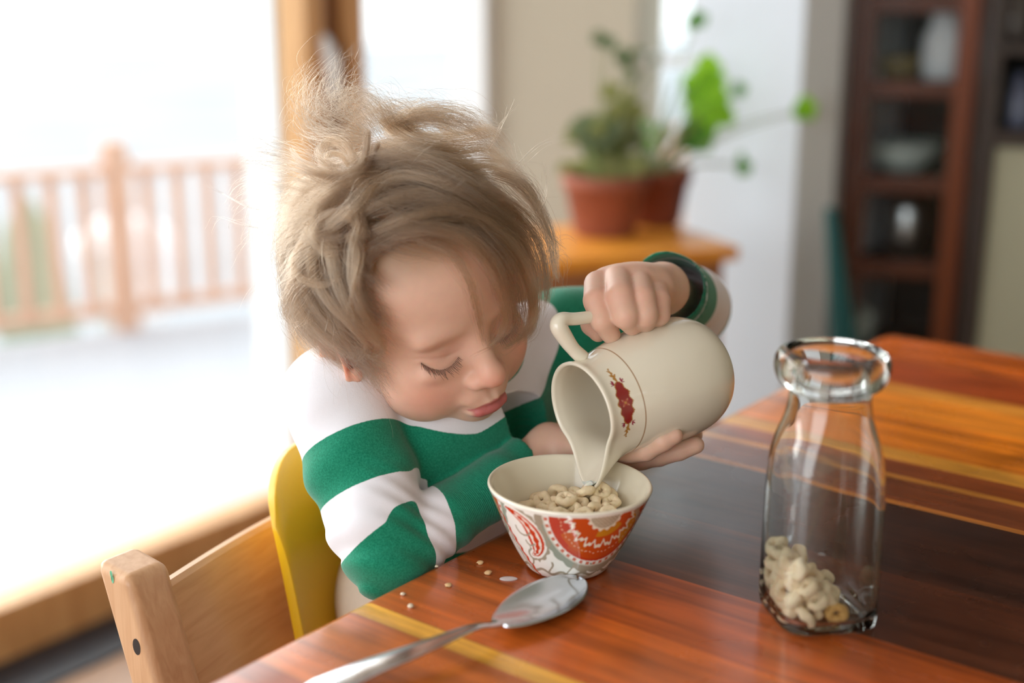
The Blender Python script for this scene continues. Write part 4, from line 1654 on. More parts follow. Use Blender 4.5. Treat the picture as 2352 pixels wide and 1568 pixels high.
def surface(fields, lo, hi, h, post=None, B=16):
    """surface nets over the box lo..hi at cell size h"""
    lo = np.asarray(lo, float)
    n = (np.ceil((np.asarray(hi) - lo) / h / B).astype(int)) * B + 1
    D = np.full(n, 1.0, np.float32)
    nb = (n - 1) // B
    bi = np.stack(np.meshgrid(*[np.arange(k) for k in nb], indexing='ij'), -1).reshape(-1, 3)
    cen = lo + (bi + 0.5) * B * h
    half = B * h * math.sqrt(3) / 2
    dc = fields.eval(cen)
    act = np.nonzero(np.abs(dc) < half * 1.5 + 0.012)[0]
    for i in np.nonzero(dc < 0)[0]:
        a = bi[i] * B
        D[a[0]:a[0] + B + 1, a[1]:a[1] + B + 1, a[2]:a[2] + B + 1] = -1.0
    g = np.stack(np.meshgrid(*[np.arange(B + 1)] * 3, indexing='ij'), -1) * h
    for i in act:
        a = bi[i] * B
        p = lo + a * h + g
        d = fields.eval(p, (cen[i], half))
        if post is not None:
            d = post(p, d)
        D[a[0]:a[0] + B + 1, a[1]:a[1] + B + 1, a[2]:a[2] + B + 1] = d
    ins = D < 0
    c8 = [ins[i:n[0] - 1 + i, j:n[1] - 1 + j, k:n[2] - 1 + k] for i in (0, 1) for j in (0, 1) for k in (0, 1)]
    s = np.zeros(c8[0].shape, np.uint8)
    for c in c8:
        s += c
    cells = np.argwhere((s > 0) & (s < 8))
    del s, c8
    idx = np.full(np.array(n) - 1, -1, np.int32)
    idx[cells[:, 0], cells[:, 1], cells[:, 2]] = np.arange(len(cells))
    off = np.array([(i, j, k) for i in (0, 1) for j in (0, 1) for k in (0, 1)])
    val = np.stack([D[cells[:, 0] + o[0], cells[:, 1] + o[1], cells[:, 2] + o[2]] for o in off], 1)
    acc = np.zeros((len(cells), 3))
    cnt = np.zeros(len(cells))
    for a in range(8):
        for b in range(a + 1, 8):
            if np.abs(off[a] - off[b]).sum() != 1:
                continue
            m = (val[:, a] < 0) != (val[:, b] < 0)
            t = val[m, a] / (val[m, a] - val[m, b])
            acc[m] += off[a] + (off[b] - off[a]) * t[:, None]
            cnt[m] += 1
    verts = lo + (cells + acc / cnt[:, None]) * h
    faces = []
    for ax in range(3):
        o = [0, 0, 0]
        o[ax] = 1
        sl0 = tuple(slice(0, n[i] - o[i]) for i in range(3))
        sl1 = tuple(slice(o[i], n[i]) for i in range(3))
        e = np.argwhere(ins[sl0] != ins[sl1])
        b, c = (ax + 1) % 3, (ax + 2) % 3
        ok = (e[:, b] > 0) & (e[:, c] > 0) & (e[:, b] < n[b] - 1) & (e[:, c] < n[c] - 1)
        e = e[ok]
        q = []
        for (db, dc_) in ((-1, -1), (0, -1), (0, 0), (-1, 0)):
            t = e.copy()
            t[:, b] += db
            t[:, c] += dc_
            q.append(idx[t[:, 0], t[:, 1], t[:, 2]])
        q = np.stack(q, 1)
        flip = ~ins[e[:, 0], e[:, 1], e[:, 2]]
        q[flip] = q[flip][:, ::-1]
        faces.append(q)
    faces = np.vstack(faces)
    return verts, faces[(faces >= 0).all(1)]


def relax(v, f, it=2, lam=0.5):
    for _ in range(it):
        acc = np.zeros_like(v)
        cnt = np.zeros(len(v))
        for a in range(4):
            np.add.at(acc, f[:, a], v[f[:, (a + 1) % 4]])
            np.add.at(cnt, f[:, a], 1)
            np.add.at(acc, f[:, (a + 1) % 4], v[f[:, a]])
            np.add.at(cnt, f[:, (a + 1) % 4], 1)
        v = v + lam * (acc / np.maximum(cnt, 1)[:, None] - v)
    return v


# ------------------------------------------------------------------ the child: head pose and landmarks
HL = unit((0.7858, 0.5385, 0.3043))           # to the child's left ear
HF = np.array((0.6042, -0.7735, -0.1914))     # where the face points
HF = unit(HF - HL * (HF @ HL))
HU = -np.cross(HF, HL)
HU = unit(HU if HU[2] > 0 else -HU)           # to the crown
HT = np.array((-0.0718, 0.9369, 0.9266))
HM = np.stack([HL, HF, HU], 1)                # local -> world


def hw_(x, y, z):
    return HT + HM @ np.array((x, y, z), float)


def hloc(p):
    return (p - HT) @ HM


head = Field()


def hell(c, r, k=0.012, op='u', rot=None):
    R = HM if rot is None else HM @ np.asarray(rot)
    head.ell(hw_(*c), r, R, k, op)


def hcone(a, b, ra, rb, k=0.006, op='u'):
    head.cone(hw_(*a), hw_(*b), ra, rb, k, op)


def rx(a):
    c, s = math.cos(a), math.sin(a)
    return np.array([[1, 0, 0], [0, c, -s], [0, s, c]])


def rz(a):
    c, s = math.cos(a), math.sin(a)
    return np.array([[c, -s, 0], [s, c, 0], [0, 0, 1]])


def ry(a):
    c, s = math.cos(a), math.sin(a)
    return np.array([[c, 0, s], [0, 1, 0], [-s, 0, c]])


# skull, forehead, face mask
hell((0, -0.014, 0.022), (0.0715, 0.088, 0.076))
hell((0, 0.022, 0.022), (0.061, 0.061, 0.056), 0.02)
hell((0, 0.026, -0.030), (0.0535, 0.049, 0.050), 0.02)
hell((0, 0.040, -0.046), (0.043, 0.037, 0.034), 0.015)
for s in (-1, 1):
    hell((s * 0.0335, 0.0445, -0.041), (0.0240, 0.0240, 0.0250), 0.014)      # full cheeks
    hell((s * 0.030, 0.030, -0.058), (0.022, 0.028, 0.020), 0.016)           # jaw
    hell((s * 0.024, 0.069, 0.006), (0.020, 0.010, 0.008), 0.012)            # brow
hell((0, 0.058, -0.074), (0.0170, 0.0170, 0.0125), 0.012)                     # chin
for s in (-1, 1):
    hell((s * 0.0265, 0.0835, -0.0080), (0.0150, 0.0085, 0.0080), 0.012, 's')  # eye sockets
    hell((s * 0.0265, 0.0555, -0.0105), (0.0175, 0.0165, 0.0150), 0.003)     # lidded eye
    hell((s * 0.0270, 0.0660, -0.0245), (0.0170, 0.0080, 0.0070), 0.007)     # lower lid
# nose
hcone((0, 0.0735, 0.000), (0, 0.0865, -0.0300), 0.0062, 0.0076, 0.010)
hell((0, 0.0885, -0.0345), (0.0098, 0.0094, 0.0084), 0.006)
for s in (-1, 1):
    hell((s * 0.0100, 0.0815, -0.0380), (0.0066, 0.0078, 0.0060), 0.004)
    hell((s * 0.0052, 0.0870, -0.0440), (0.0028, 0.0036, 0.0026), 0.002, 's')
# lips
hell((0, 0.0745, -0.0545), (0.0190, 0.0090, 0.0085), 0.008)
hell((0, 0.0745, -0.0660), (0.0160, 0.0080, 0.0070), 0.008)
for s in (-1, 1):
    hcone((s * 0.0025, 0.0825, -0.0575), (s * 0.0165, 0.0735, -0.0618), 0.0036, 0.0014, 0.0028)
hcone((-0.010, 0.0792, -0.0655), (0.010, 0.0792, -0.0655), 0.0036, 0.0036, 0.004)
hell((0, 0.0815, -0.0655), (0.0075, 0.0040, 0.0040), 0.003)
for s in (-1, 1):
    hcone((0, 0.0862, -0.0618), (s * 0.0095, 0.0830, -0.0620), 0.0011, 0.0011, 0.0018, 's')
    hcone((s * 0.0095, 0.0830, -0.0620), (s * 0.0185, 0.0755, -0.0628), 0.0011, 0.0009, 0.0018, 's')
    hell((s * 0.0200, 0.0760, -0.0630), (0.0028, 0.0030, 0.0030), 0.004, 's')
hell((0, 0.0880, -0.0500), (0.0024, 0.0050, 0.0055), 0.004, 's')               # philtrum
# ears
for s in (-1, 1):
    R = rz(-s * 0.35) @ ry(s * 0.10) @ rx(0.15)
    hell((s * 0.0715, 0.003, -0.026), (0.0060, 0.0160, 0.0270), 0.004, 'u', R)
    hell((s * 0.0780, 0.007, -0.022), (0.0055, 0.0100, 0.0170), 0.003, 's', R)
    ths = np.linspace(-0.6, 3.9, 12)
    ring = [(s * (0.0745 + 0.001 * math.sin(t)), 0.0015 - 0.0150 * math.sin(t) * 0.95, -0.025 + 0.0240 * math.cos(t)) for t in ths]
    for a, b in zip(ring[:-1], ring[1:]):
        hcone(a, b, 0.0034, 0.0034, 0.0025)
    hell((s * 0.0700, 0.0120, -0.0490), (0.0058, 0.0088, 0.0088), 0.004)      # lobe
    hell((s * 0.0690, 0.0180, -0.0310), (0.0042, 0.0045, 0.0060), 0.003)      # tragus


def face_at(x, y):
    """where the line of sight at (x, y) meets the bare head, in head space"""
    r = ray(x, y)
    r = r / np.linalg.norm(r)
    t = 0.75
    for _ in range(80):
        d = float(head.eval(CAM + r * t))
        if d < 0.0002 or t > 1.2:
            break
        t += max(d * 0.7, 0.0003)
    return (CAM + r * t - HT) @ HM


LID = smooth_path([face_at(*q) for q in ((968, 836), (988, 847), (1014, 852), (1038, 842), (1055, 822))], 22)
CREASE = smooth_path([face_at(*q) for q in ((948, 826), (972, 826), (1002, 825), (1034, 817), (1060, 804))], 14)
for s in (-1, 1):
    for crv, r0 in ((LID, 0.0011), (CREASE, 0.0008)):
        q = crv * np.array([-s, 1, 1]) if s > 0 else crv
        for a, b in zip(q[:-1], q[1:]):
            head.cone(hw_(*a), hw_(*b), r0, r0, 0.0016, 's')
HEAD_ONLY = list(head.ops)

# ------------------------------------------------------------------ joints
SR, SL = P(778, 915, 0.972), P(1300, 775, 1.085)          # right shoulder (near), left shoulder
ER = P(890, 1280, 0.925)                                    # right elbow, just off the table edge
WR = P(1262, 1022, 1.000)                                   # right wrist, behind the bowl
EL = P(1585, 704, 1.120)                                    # left elbow, raised
WL = P(1522, 656, 1.005)                                    # left wrist
NB = (SR + SL) / 2 + np.array([0.0, 0.012, 0.006])
C1 = pu(-0.088, float(((SR + SL) / 2 - E0) @ EV), 0.800)
C2 = pu(-0.098, float(((SR + SL) / 2 - E0) @ EV) - 0.005, 0.660)
TB = np.stack([EV, QV, ZV], 1)

body = Field()
body.ops = list(HEAD_ONLY)
body.cone(hw_(0, -0.030, -0.045), NB - ZV * 0.02 - QV * 0.01, 0.034, 0.034, 0.014)
body.ell(C1 - QV * 0.006 - ZV * 0.01, (0.072, 0.046, 0.066), TB, 0.012)
body.ell(C2, (0.080, 0.064, 0.100), TB, 0.03)
body.chain([SR, ER], [0.028, 0.022], 0.02)
body.chain([ER, WR], [0.0185, 0.0150], 0.01)
body.chain([SL, EL], [0.028, 0.022], 0.02)
body.chain([EL, WL], [0.020, 0.0150], 0.01)

# left hand: fist over the jug handle
KF = 0.0014
pL = {'i': [(1372, 652, .950), (1369, 690, .925), (1383, 737, .920), (1403, 768, .928)],
      'm': [(1419, 642, .946), (1424, 680, .918), (1437, 724, .914), (1452, 747, .926)],
      'r': [(1466, 647, .950), (1474, 686, .922), (1482, 722, .918), (1482, 742, .930)],
      'p': [(1505, 660, .962), (1512, 692, .936), (1513, 722, .931), (1503, 742, .942)]}
rL = {'i': (.0098, .0092, .0086, .0070), 'm': (.0104, .0102, .0096, .0074), 'r': (.0100, .0098, .0092, .0074), 'p': (.0092, .0088, .0082, .0068)}
palm_w = P(1522, 664, 0.995)
for key in 'imrp':
    m = P(*pL[key][0])
    body.cone(m + (palm_w - m) * 0.12, palm_w, 0.0125, 0.0150, 0.010)
body.ell(P(1450, 668, 0.968), (0.026, 0.017, 0.017), None, 0.01)
body.cone(palm_w, WL, 0.0160, 0.0150, 0.008)
for key in 'imrp':
    pts_ = [P(*q) for q in pL[key]]
    body.chain(pts_, rL[key], KF)
body.chain([P(1435, 690, .985), P(1385, 722, .966), P(1362, 744, .952), P(1374, 764, .944)], [.0125, .0095, .0086, .0068], 0.003, 0.008)

# right hand: palm under the jug
body.chain([WR, P(1330, 1032, .985), P(1420, 1038, .968), P(1470, 1046, .962)], [.0165, .0150, .0125, .0100], 0.008)
body.ell(P(1400, 1030, .975), (.030, .016, .012), None, 0.01)
body.chain([P(1425, 1042, .950), P(1484, 1032, .932), P(1522, 1012, .922), P(1548, 1000, .921)], [.0085, .0082, .0076, .0064], 0.002, 0.008)     # thumb along the jug
body.chain([P(1470, 1046, .962), P(1512, 1046, .955), P(1560, 1034, .950), P(1598, 1022, .948)], [.0092, .0080, .0074, .0064], 0.002, 0.006)   # forefinger
body.chain([P(1465, 1044, .978), P(1520, 1036, .980), P(1570, 1012, .980), P(1596, 998, .976)], [.0092, .0080, .0072, .0060], 0.002, 0.006)
body.chain([P(1455, 1040, .992), P(1515, 1030, .998), P(1560, 1002, .998), P(1585, 984, .992)], [.0090, .0078, .0070, .0060], 0.002, 0.006)
body.chain([P(1440, 1036, 1.004), P(1490, 1024, 1.012), P(1525, 1000, 1.012), P(1545, 984, 1.006)], [.0084, .0072, .0064, .0056], 0.002, 0.006)
# hips and legs under the table
HIP = pu(-0.10, float(((SR + SL) / 2 - E0) @ EV), 0.575)
body.ell(HIP, (0.085, 0.070, 0.060), TB, 0.03)
for s in (-1, 1):
    h0 = HIP + EV * s * 0.045 + QV * 0.02
    kn = h0 + QV * 0.16 + ZV * 0.005
    an = kn - ZV * 0.20 + QV * 0.02
    body.chain([h0, kn, an, an + QV * 0.08 - ZV * 0.025], [0.044, 0.034, 0.024, 0.020], 0.015)

allp = np.array([SR, SL, ER, WR, EL, HT + 0.11, HT - 0.11, P(1610, 1030, .95), HIP - ZV * 0.26, HIP + QV * 0.3])
blo, bhi = allp.min(0) - 0.06, allp.max(0) + 0.06
pv, pf = surface(body, blo, bhi, 0.00135)
pv = relax(pv, pf, 2, 0.4)
print('person', len(pv), len(pf))

# skin tone: lips, blush, warm knuckles and ear
lp = hloc(pv)
skin = np.tile(lina((220, 180, 158)), (len(pv), 1))


def tint(mask, rgb):
    m = np.clip(mask, 0, 1)[:, None]
    skin[:] = skin * (1 - m) + lina(rgb) * m


def gau(c, r):
    return np.exp(-(((lp - np.array(c)) / np.array(r)) ** 2).sum(1))


for s in (-1, 1):
    tint(0.4 * gau((s * 0.038, 0.062, -0.042), (0.020, 0.03, 0.018)), (232, 150, 128))
    tint(0.5 * gau((s * 0.074, -0.004, -0.03), (0.012, 0.03, 0.03)), (226, 132, 104))
    tint(0.35 * gau((s * 0.0265, 0.073, -0.010), (0.016, 0.012, 0.008)), (212, 156, 142))
tint(0.55 * gau((0, 0.092, -0.036), (0.013, 0.016, 0.011)), (228, 142, 118))
up = 1 - ((np.abs(lp[:, 0]) / 0.0185) ** 2)
lipz = lp[:, 2]
m_up = smst(0, 0.25, up) * smst(-0.0565 + 0.0030 * (np.abs(lp[:, 0]) / 0.012) ** 2 * -1, -0.0580 - 0.0030 * (np.abs(lp[:, 0]) / 0.012) ** 2, lipz) * (lipz > -0.0640)
m_lo = smst(0, 0.3, 1 - (np.abs(lp[:, 0]) / 0.0165) ** 2) * smst(-0.0712, -0.0695, lipz) * (lipz < -0.0615)
lipm = np.clip(np.maximum(m_up, m_lo), 0, 1) * smst(0.068, 0.073, lp[:, 1])
tint(lipm * 0.85, (180, 84, 88))
for q in ('i', 'm', 'r', 'p'):
    for jn in (0, 1):
        d = np.linalg.norm(pv - P(*pL[q][jn]), axis=1)
        tint(0.28 * np.exp(-(d / 0.011) ** 2), (230, 150, 130))
for s in (-1, 1):
    dl_ = np.full(len(pv), 1.0)
    for q in LID * np.array([-s if s > 0 else 1, 1, 1]):
        dl_ = np.minimum(dl_, np.linalg.norm(lp - q, axis=1))
    tint(0.6 * np.exp(-(dl_ / 0.0009) ** 2), (96, 66, 56))
# scalp under the hair takes the hair's tone
scalp = smst(-0.010, 0.022, lp[:, 2] - 0.045 - (lp[:, 1] - 0.05) * 0.35) * (np.linalg.norm(lp, axis=1) < 0.13)
back = smst(0.02, -0.01, lp[:, 1]) * smst(-0.055, -0.030, lp[:, 2]) * (np.linalg.norm(lp, axis=1) < 0.13) * smst(0.080, 0.070, np.abs(lp[:, 0]) + np.where(lp[:, 1] > -0.03, 0.006, 0) * 0)
tint(np.maximum(scalp, back) * 0.85, (150, 116, 84))


def skin_material():
    m, nt, N, L, b = new_mat('skin')
    at = N.new('ShaderNodeAttribute')
    at.attribute_name = 'Col'
    nz = N.new('ShaderNodeTexNoise')
    tc = N.new('ShaderNodeTexCoord')
    nz.inputs['Scale'].default_value = 140
    nz.inputs['Detail'].default_value = 5
    L.new(tc.outputs['Object'], nz.inputs['Vector'])
    mr = N.new('ShaderNodeMapRange')
    mr.inputs['To Min'].default_value = 0.94
    mr.inputs['To Max'].default_value = 1.06
    L.new(nz.outputs['Fac'], mr.inputs['Value'])
    sc = N.new('ShaderNodeVectorMath')
    sc.operation = 'SCALE'
    L.new(at.outputs['Color'], sc.inputs[0])
    L.new(mr.outputs[0], sc.inputs['Scale'])
    L.new(sc.outputs[0], b.inputs['Base Color'])
    b.inputs['Roughness'].default_value = 0.48
    b.inputs['Specular IOR Level'].default_value = 0.4
    b.inputs['Subsurface Weight'].default_value = 0.6
    b.inputs['Subsurface Radius'].default_value = (1.0, 0.32, 0.16)
    b.inputs['Subsurface Scale'].default_value = 0.006
    bp = N.new('ShaderNodeBump')
    bp.inputs['Strength'].default_value = 0.06
    bp.inputs['Distance'].default_value = 0.0006
    nz2 = N.new('ShaderNodeTexNoise')
    nz2.inputs['Scale'].default_value = 900
    L.new(tc.outputs['Object'], nz2.inputs['Vector'])
    L.new(nz2.outputs['Fac'], bp.inputs['Height'])
    L.new(bp.outputs['Normal'], b.inputs['Normal'])
    return m


M['skin'] = skin_material()
person = mesh_obj('person', pv - HIP, pf, M['skin'], None, True, skin, loc=tuple(HIP))
tag(person, 'toddler in a green and white striped top leaning over the table, pouring from the jug', 'person')


def part_of_person(name, verts, faces, mat, **kw):
    return mesh_obj(name, np.asarray(verts) - HIP, faces, mat, person, **kw)


# eyelashes: short dark hairs along the edge of each lowered lid
M['lash'] = simple('dark_lash', (78, 54, 44), 0.6)
rg = np.random.default_rng(31)
for s in (-1, 1):
    parts_ = []
    for k in range(34):
        t = k / 33 * 2 - 1                                  # -1 inner .. 1 outer
        a = t * 0.95
        root = np.array([np.interp((1 - t) / 2, np.linspace(0, 1, 22), LID[:, k_]) for k_ in range(3)]) * np.array([-s if s > 0 else 1, 1, 1])
        d = unit((s * (0.35 * t + rg.normal() * 0.12), 0.75, -0.62))
        ln = 0.0070 * (1 - 0.35 * abs(t) ** 2) * rg.uniform(0.55, 1.15)
        d = unit(d + rg.normal(size=3) * 0.10)
        pth = smooth_path([hw_(*(root - d * 0.001)), hw_(*(root + d * ln * 0.5 + np.array([0, 0, -0.0006]))), hw_(*(root + d * ln + np.array([0, 0.0006, 0.0002])))], 6)
        parts_.append(tube(pth, np.linspace(0.00021, 0.00007, 6), 5))
    ev, ef = join(parts_)
    part_of_person('eyelashes', ev, ef, M['lash'])

# ------------------------------------------------------------------ striped top
shirt = Field()
UA = ER - SR
UAL = float(np.linalg.norm(UA))
shirt.ell(C1, (0.104, 0.076, 0.092), TB, 0.03)
shirt.ell(C2, (0.098, 0.082, 0.110), TB, 0.03)
shirt.ell(NB - ZV * 0.022, (0.085, 0.058, 0.036), TB, 0.03)
shirt.chain([NB + (SR - NB) * 0.35 - ZV * 0.014, SR, SR + UA * 0.45, SR + UA * 0.8, ER], [0.038, 0.041, 0.0375, 0.0355, 0.0300], 0.007)
FA = [ER, ER + (WR - ER) * 0.33, ER + (WR - ER) * 0.64]
CE = P(1205, 1050, 0.992)
shirt.chain(FA, [0.0300, 0.0240, 0.0215], 0.005)
shirt.chain([FA[2], CE], [0.0200, 0.0190], 0.003)
# folded-back cuff
fd = unit(WR - ER)
shirt.cone(FA[2] - fd * 0.012, FA[2] + fd * 0.004, 0.0228, 0.0232, 0.003)
# left sleeve
shirt.chain([NB + (SL - NB) * 0.35 - ZV * 0.014, SL, SL + (EL - SL) * 0.5, EL], [0.040, 0.040, 0.034, 0.032], 0.010)
LO = P(1530, 662, 1.012)                   # middle of the sleeve opening
ld = unit(LO - EL)
shirt.cone(EL, LO, 0.0320, 0.0295, 0.012)
# collar band round the neck
nd = unit(hw_(0, -0.030, -0.045) - NB)
na = unit(np.cross(nd, (0.3, 0.1, 1.0)))
nb_ = np.cross(nd, na)
ringp = [NB + nd * 0.012 - EV * 0.004 + QV * 0.006 + 0.0470 * (math.cos(t) * na + math.sin(t) * nb_) for t in np.linspace(0, 2 * math.pi, 25)]
for a, b in zip(ringp[:-1], ringp[1:]):
    shirt.cone(a, b, 0.0085, 0.0085, 0.003)
# openings
shirt.cone(LO + ld * 0.02, EL + (LO - EL) * 0.25, 0.0285, 0.0255, 0.002, 's')

rgf = np.random.default_rng(77)
wav = [(unit(rgf.normal(size=3)) * rgf.uniform(60, 170), rgf.uniform(0, 6.28)) for _ in range(10)]
axu = UA / UAL
armin = unit(np.cross(axu, unit(WR - ER)))
inner_dir = unit(unit(WR - ER) - axu * (unit(WR - ER) @ axu))


def shirt_post(p, d):
    w = np.zeros(d.shape)
    for kv, ph in wav:
        w += np.sin(p @ kv + ph)
    w = w / 10 * 0.0040
    # gathers inside the elbow and along the forearm
    q = p - ER
    t = q @ unit(axu * 0.5 - fd * 0.5)
    nr = np.exp(-(np.linalg.norm(q, axis=-1) / 0.045) ** 2)
    w = w + nr * 0.0030 * np.sin((q @ (axu - fd)) * 230 + 2.0 * np.sin(q @ np.array([60.0, 40, 50])))
    # soft folds running from the armpit
    q2 = p - (SR + UA * 0.42)
    n2 = np.exp(-(np.linalg.norm(q2, axis=-1) / 0.05) ** 2)
    w = w + n2 * 0.0026 * np.sin((q2 @ axu) * 150 + (q2 @ inner_dir) * 60)
    # cut the sleeve ends square
    d = d + w * 0.8
    d = np.maximum(d, np.where(np.linalg.norm(p - LO, axis=-1) < 0.07, (p - LO) @ ld, -1.0))
    d = np.maximum(d, np.where(np.linalg.norm(p - CE, axis=-1) < 0.05, (p - CE) @ fd, -1.0))
    d = np.maximum(d, 0.712 - p[..., 2])
    return d


allp = np.array([SR, SL, ER, CE, EL, LO, C2 - ZV * 0.08, NB + ZV * 0.06, C1 - EV * 0.1 - QV * 0.08, C1 + EV * 0.1 + QV * 0.05])
tv, tf = surface(shirt, allp.min(0) - 0.05, allp.max(0) + 0.05, 0.0016, shirt_post)
tv = relax(tv, tf, 1, 0.4)
print('shirt', len(tv))

# stripes: signed distance to the nearest edge of a green band, in metres (positive inside green)
def bands(t, spans):
    s = np.full(t.shape, -1.0)
    for a, b in spans:
        s = np.maximum(s, np.minimum(t - a, b - t))
    return s


def seg_par(p, a, b):
    ba = b - a
    L = np.linalg.norm(ba)
    h = (p - a) @ ba / L
    hc = np.clip(h, 0, L)
    return h, np.linalg.norm(p - a - hc[:, None] * ba / L, axis=1)


tu, du_ = seg_par(tv, SR, ER)
tfm, df_ = seg_par(tv, ER, CE)
tl, dl = seg_par(tv, SL, EL)
tll, dll = seg_par(tv, EL, LO)
# right upper arm, measured from the shoulder
bend = (tv - SR) @ inner_dir
s_up = bands(tu + (0.05 + 0.3 * smst(0.078, 0.110, tu)) * bend, [(-0.12, -0.034), (0.038, 0.079), (0.111, 0.30)])
LF = float(np.linalg.norm(CE - ER))
fup = (tv - ER) @ unit(-axu - fd * (-axu @ fd))
s_fa = bands(tfm + 0.35 * np.clip(-fup, -0.03, 0.03), [(-0.2, 0.026), (0.050, LF + 0.05)])
w_fa = smst(-0.012, 0.012, du_ - df_) * smst(0.0, 0.014, tfm)
ar = s_up * (1 - w_fa) + s_fa * w_fa
# body: rings measured from the collar down
dn_ = np.linalg.norm(tv - (NB + np.array([0.0, -0.04, 0.05])), axis=1)
s_bd = bands(dn_, [(0.0, 0.0700), (0.0985, 0.146), (0.190, 0.238), (0.28, 0.33)])
ec = (tv - NB) @ EV
w_b = smst(-0.020, -0.045, ec) * smst(0.045, 0.020, tu)
s_bd = s_bd * (1 - w_b) - 0.02 * w_b
s_la = bands(tl, [(0.012, 0.062), (0.10, 0.15)])
LLN = float(np.linalg.norm(LO - EL))
s_lf = bands(LLN - tll, [(-0.03, 0.018), (0.0205, 0.058)])
# choose by closeness: torso unless clearly part of an arm
tors = np.minimum(Field.eval(type('F', (), {'ops': shirt.ops[:3]})(), tv), 1)
w_r = smst(-0.005, 0.005, tors * 0.6 + 0.002 - np.minimum(du_ - 0.039, df_ - 0.031)) * smst(-0.004, 0.012, tu)
w_l = smst(-0.005, 0.005, tors * 0.6 + 0.002 - np.minimum(dl - 0.038, dll - 0.033)) * smst(0.002, 0.016, tl)
st = s_bd * (1 - w_r) + ar * w_r
s_left = np.where((tll > -0.01) & (dll < dl), s_lf, s_la)
st = st * (1 - w_l) + s_left * w_l
cdist = np.min([np.linalg.norm(tv - q, axis=1) for q in ringp], axis=0)
st = np.maximum(st, 0.0122 - cdist)
collar = cdist < 0.0125
rib = np.where(collar, 1.0, 0.0)
rib = np.maximum(rib, ((tfm > LF * 0.42) & (df_ < 0.035) & (tu > UAL * 0.6)).astype(float))


def knit_material():
    m, nt, N, L, b = new_mat('striped_cotton_knit')
    at = N.new('ShaderNodeAttribute')
    at.attribute_name = 'stripe'
    tc = N.new('ShaderNodeTexCoord')
    edge = N.new('ShaderNodeTexNoise')
    edge.inputs['Scale'].default_value = 500
    L.new(tc.outputs['Object'], edge.inputs['Vector'])
    ad = N.new('ShaderNodeMath')
    ad.operation = 'MULTIPLY_ADD'
    ad.inputs[1].default_value = 0.0006
    L.new(edge.outputs['Fac'], ad.inputs[0])
    L.new(at.outputs['Fac'], ad.inputs[2])
    mr = N.new('ShaderNodeMapRange')
    mr.inputs['From Min'].default_value = 0.0000
    mr.inputs['From Max'].default_value = 0.0007
    L.new(ad.outputs[0], mr.inputs['Value'])
    # heathered green
    nz = N.new('ShaderNodeTexNoise')
    nz.inputs['Scale'].default_value = 800
    nz.inputs['Detail'].default_value = 6
    nz.inputs['Roughness'].default_value = 0.7
    L.new(tc.outputs['Object'], nz.inputs['Vector'])
    cr = N.new('ShaderNodeValToRGB')
    cr.color_ramp.elements[0].position = 0.36
    cr.color_ramp.elements[0].color = (*lin(2, 112, 84), 1)
    cr.color_ramp.elements[1].position = 0.74
    cr.color_ramp.elements[1].color = (*lin(40, 150, 118), 1)
    L.new(nz.outputs['Fac'], cr.inputs['Fac'])
    mx = N.new('ShaderNodeMix')
    mx.data_type = 'RGBA'
    mx.inputs[6].default_value = (*lin(232, 230, 236), 1)
    L.new(cr.outputs['Color'], mx.inputs[7])
    L.new(mr.outputs[0], mx.inputs[0])
    L.new(mx.outputs[2], b.inputs['Base Color'])
    b.inputs['Roughness'].default_value = 0.9
    b.inputs['Sheen Weight'].default_value = 0.25
    b.inputs['Sheen Roughness'].default_value = 0.5
    b.inputs['Specular IOR Level'].default_value = 0.2
    # knit ribs
    ra = N.new('ShaderNodeAttribute')
    ra.attribute_name = 'rib_phase'
    rw = N.new('ShaderNodeAttribute')
    rw.attribute_name = 'rib'
    sn = N.new('ShaderNodeMath')
    sn.operation = 'SINE'
    L.new(ra.outputs['Fac'], sn.inputs[0])
    mu = N.new('ShaderNodeMath')
    mu.operation = 'MULTIPLY'
    L.new(sn.outputs[0], mu.inputs[0])
    L.new(rw.outputs['Fac'], mu.inputs[1])
    nk = N.new('ShaderNodeTexNoise')
    nk.inputs['Scale'].default_value = 1500
    L.new(tc.outputs['Object'], nk.inputs['Vector'])
    sm_ = N.new('ShaderNodeMath')
    L.new(mu.outputs[0], sm_.inputs[0])
    L.new(nk.outputs['Fac'], sm_.inputs[1])
    bp = N.new('ShaderNodeBump')
    bp.inputs['Strength'].default_value = 0.35
    bp.inputs['Distance'].default_value = 0.0004
    L.new(sm_.outputs[0], bp.inputs['Height'])
    L.new(bp.outputs['Normal'], b.inputs['Normal'])
    return m


M['knit'] = knit_material()
ribph = tfm / 0.0014 * 2 * math.pi
part_of_person('striped_top', tv, tf, M['knit'], attrs={'stripe': st, 'rib': rib, 'rib_phase': ribph})

# beige trousers
tr = Field()
tr.ell(HIP, (0.098, 0.082, 0.072), TB, 0.03)
tr.ell(HIP + ZV * 0.08, (0.094, 0.080, 0.085), TB, 0.03)
for s in (-1, 1):
    h0 = HIP + EV * s * 0.045 + QV * 0.02
    kn = h0 + QV * 0.16 + ZV * 0.005
    an = kn - ZV * 0.20 + QV * 0.02
    tr.chain([h0, kn, an], [0.054, 0.043, 0.033], 0.02)
pts_ = np.array([HIP + EV * 0.12, HIP - EV * 0.12, HIP + QV * 0.25 - ZV * 0.25, HIP + ZV * 0.12 - QV * 0.1])
v_, f_ = surface(tr, pts_.min(0) - 0.07, pts_.max(0) + 0.07, 0.004)
part_of_person('trousers', v_, f_, M['trousers'])
# ------------------------------------------------------------------ hair: real strands grown from the scalp
rh = np.random.default_rng(2024)
headf = Field()
headf.ops = HEAD_ONLY[:8]


def hd(p):
    return headf.eval(np.asarray(p, float))


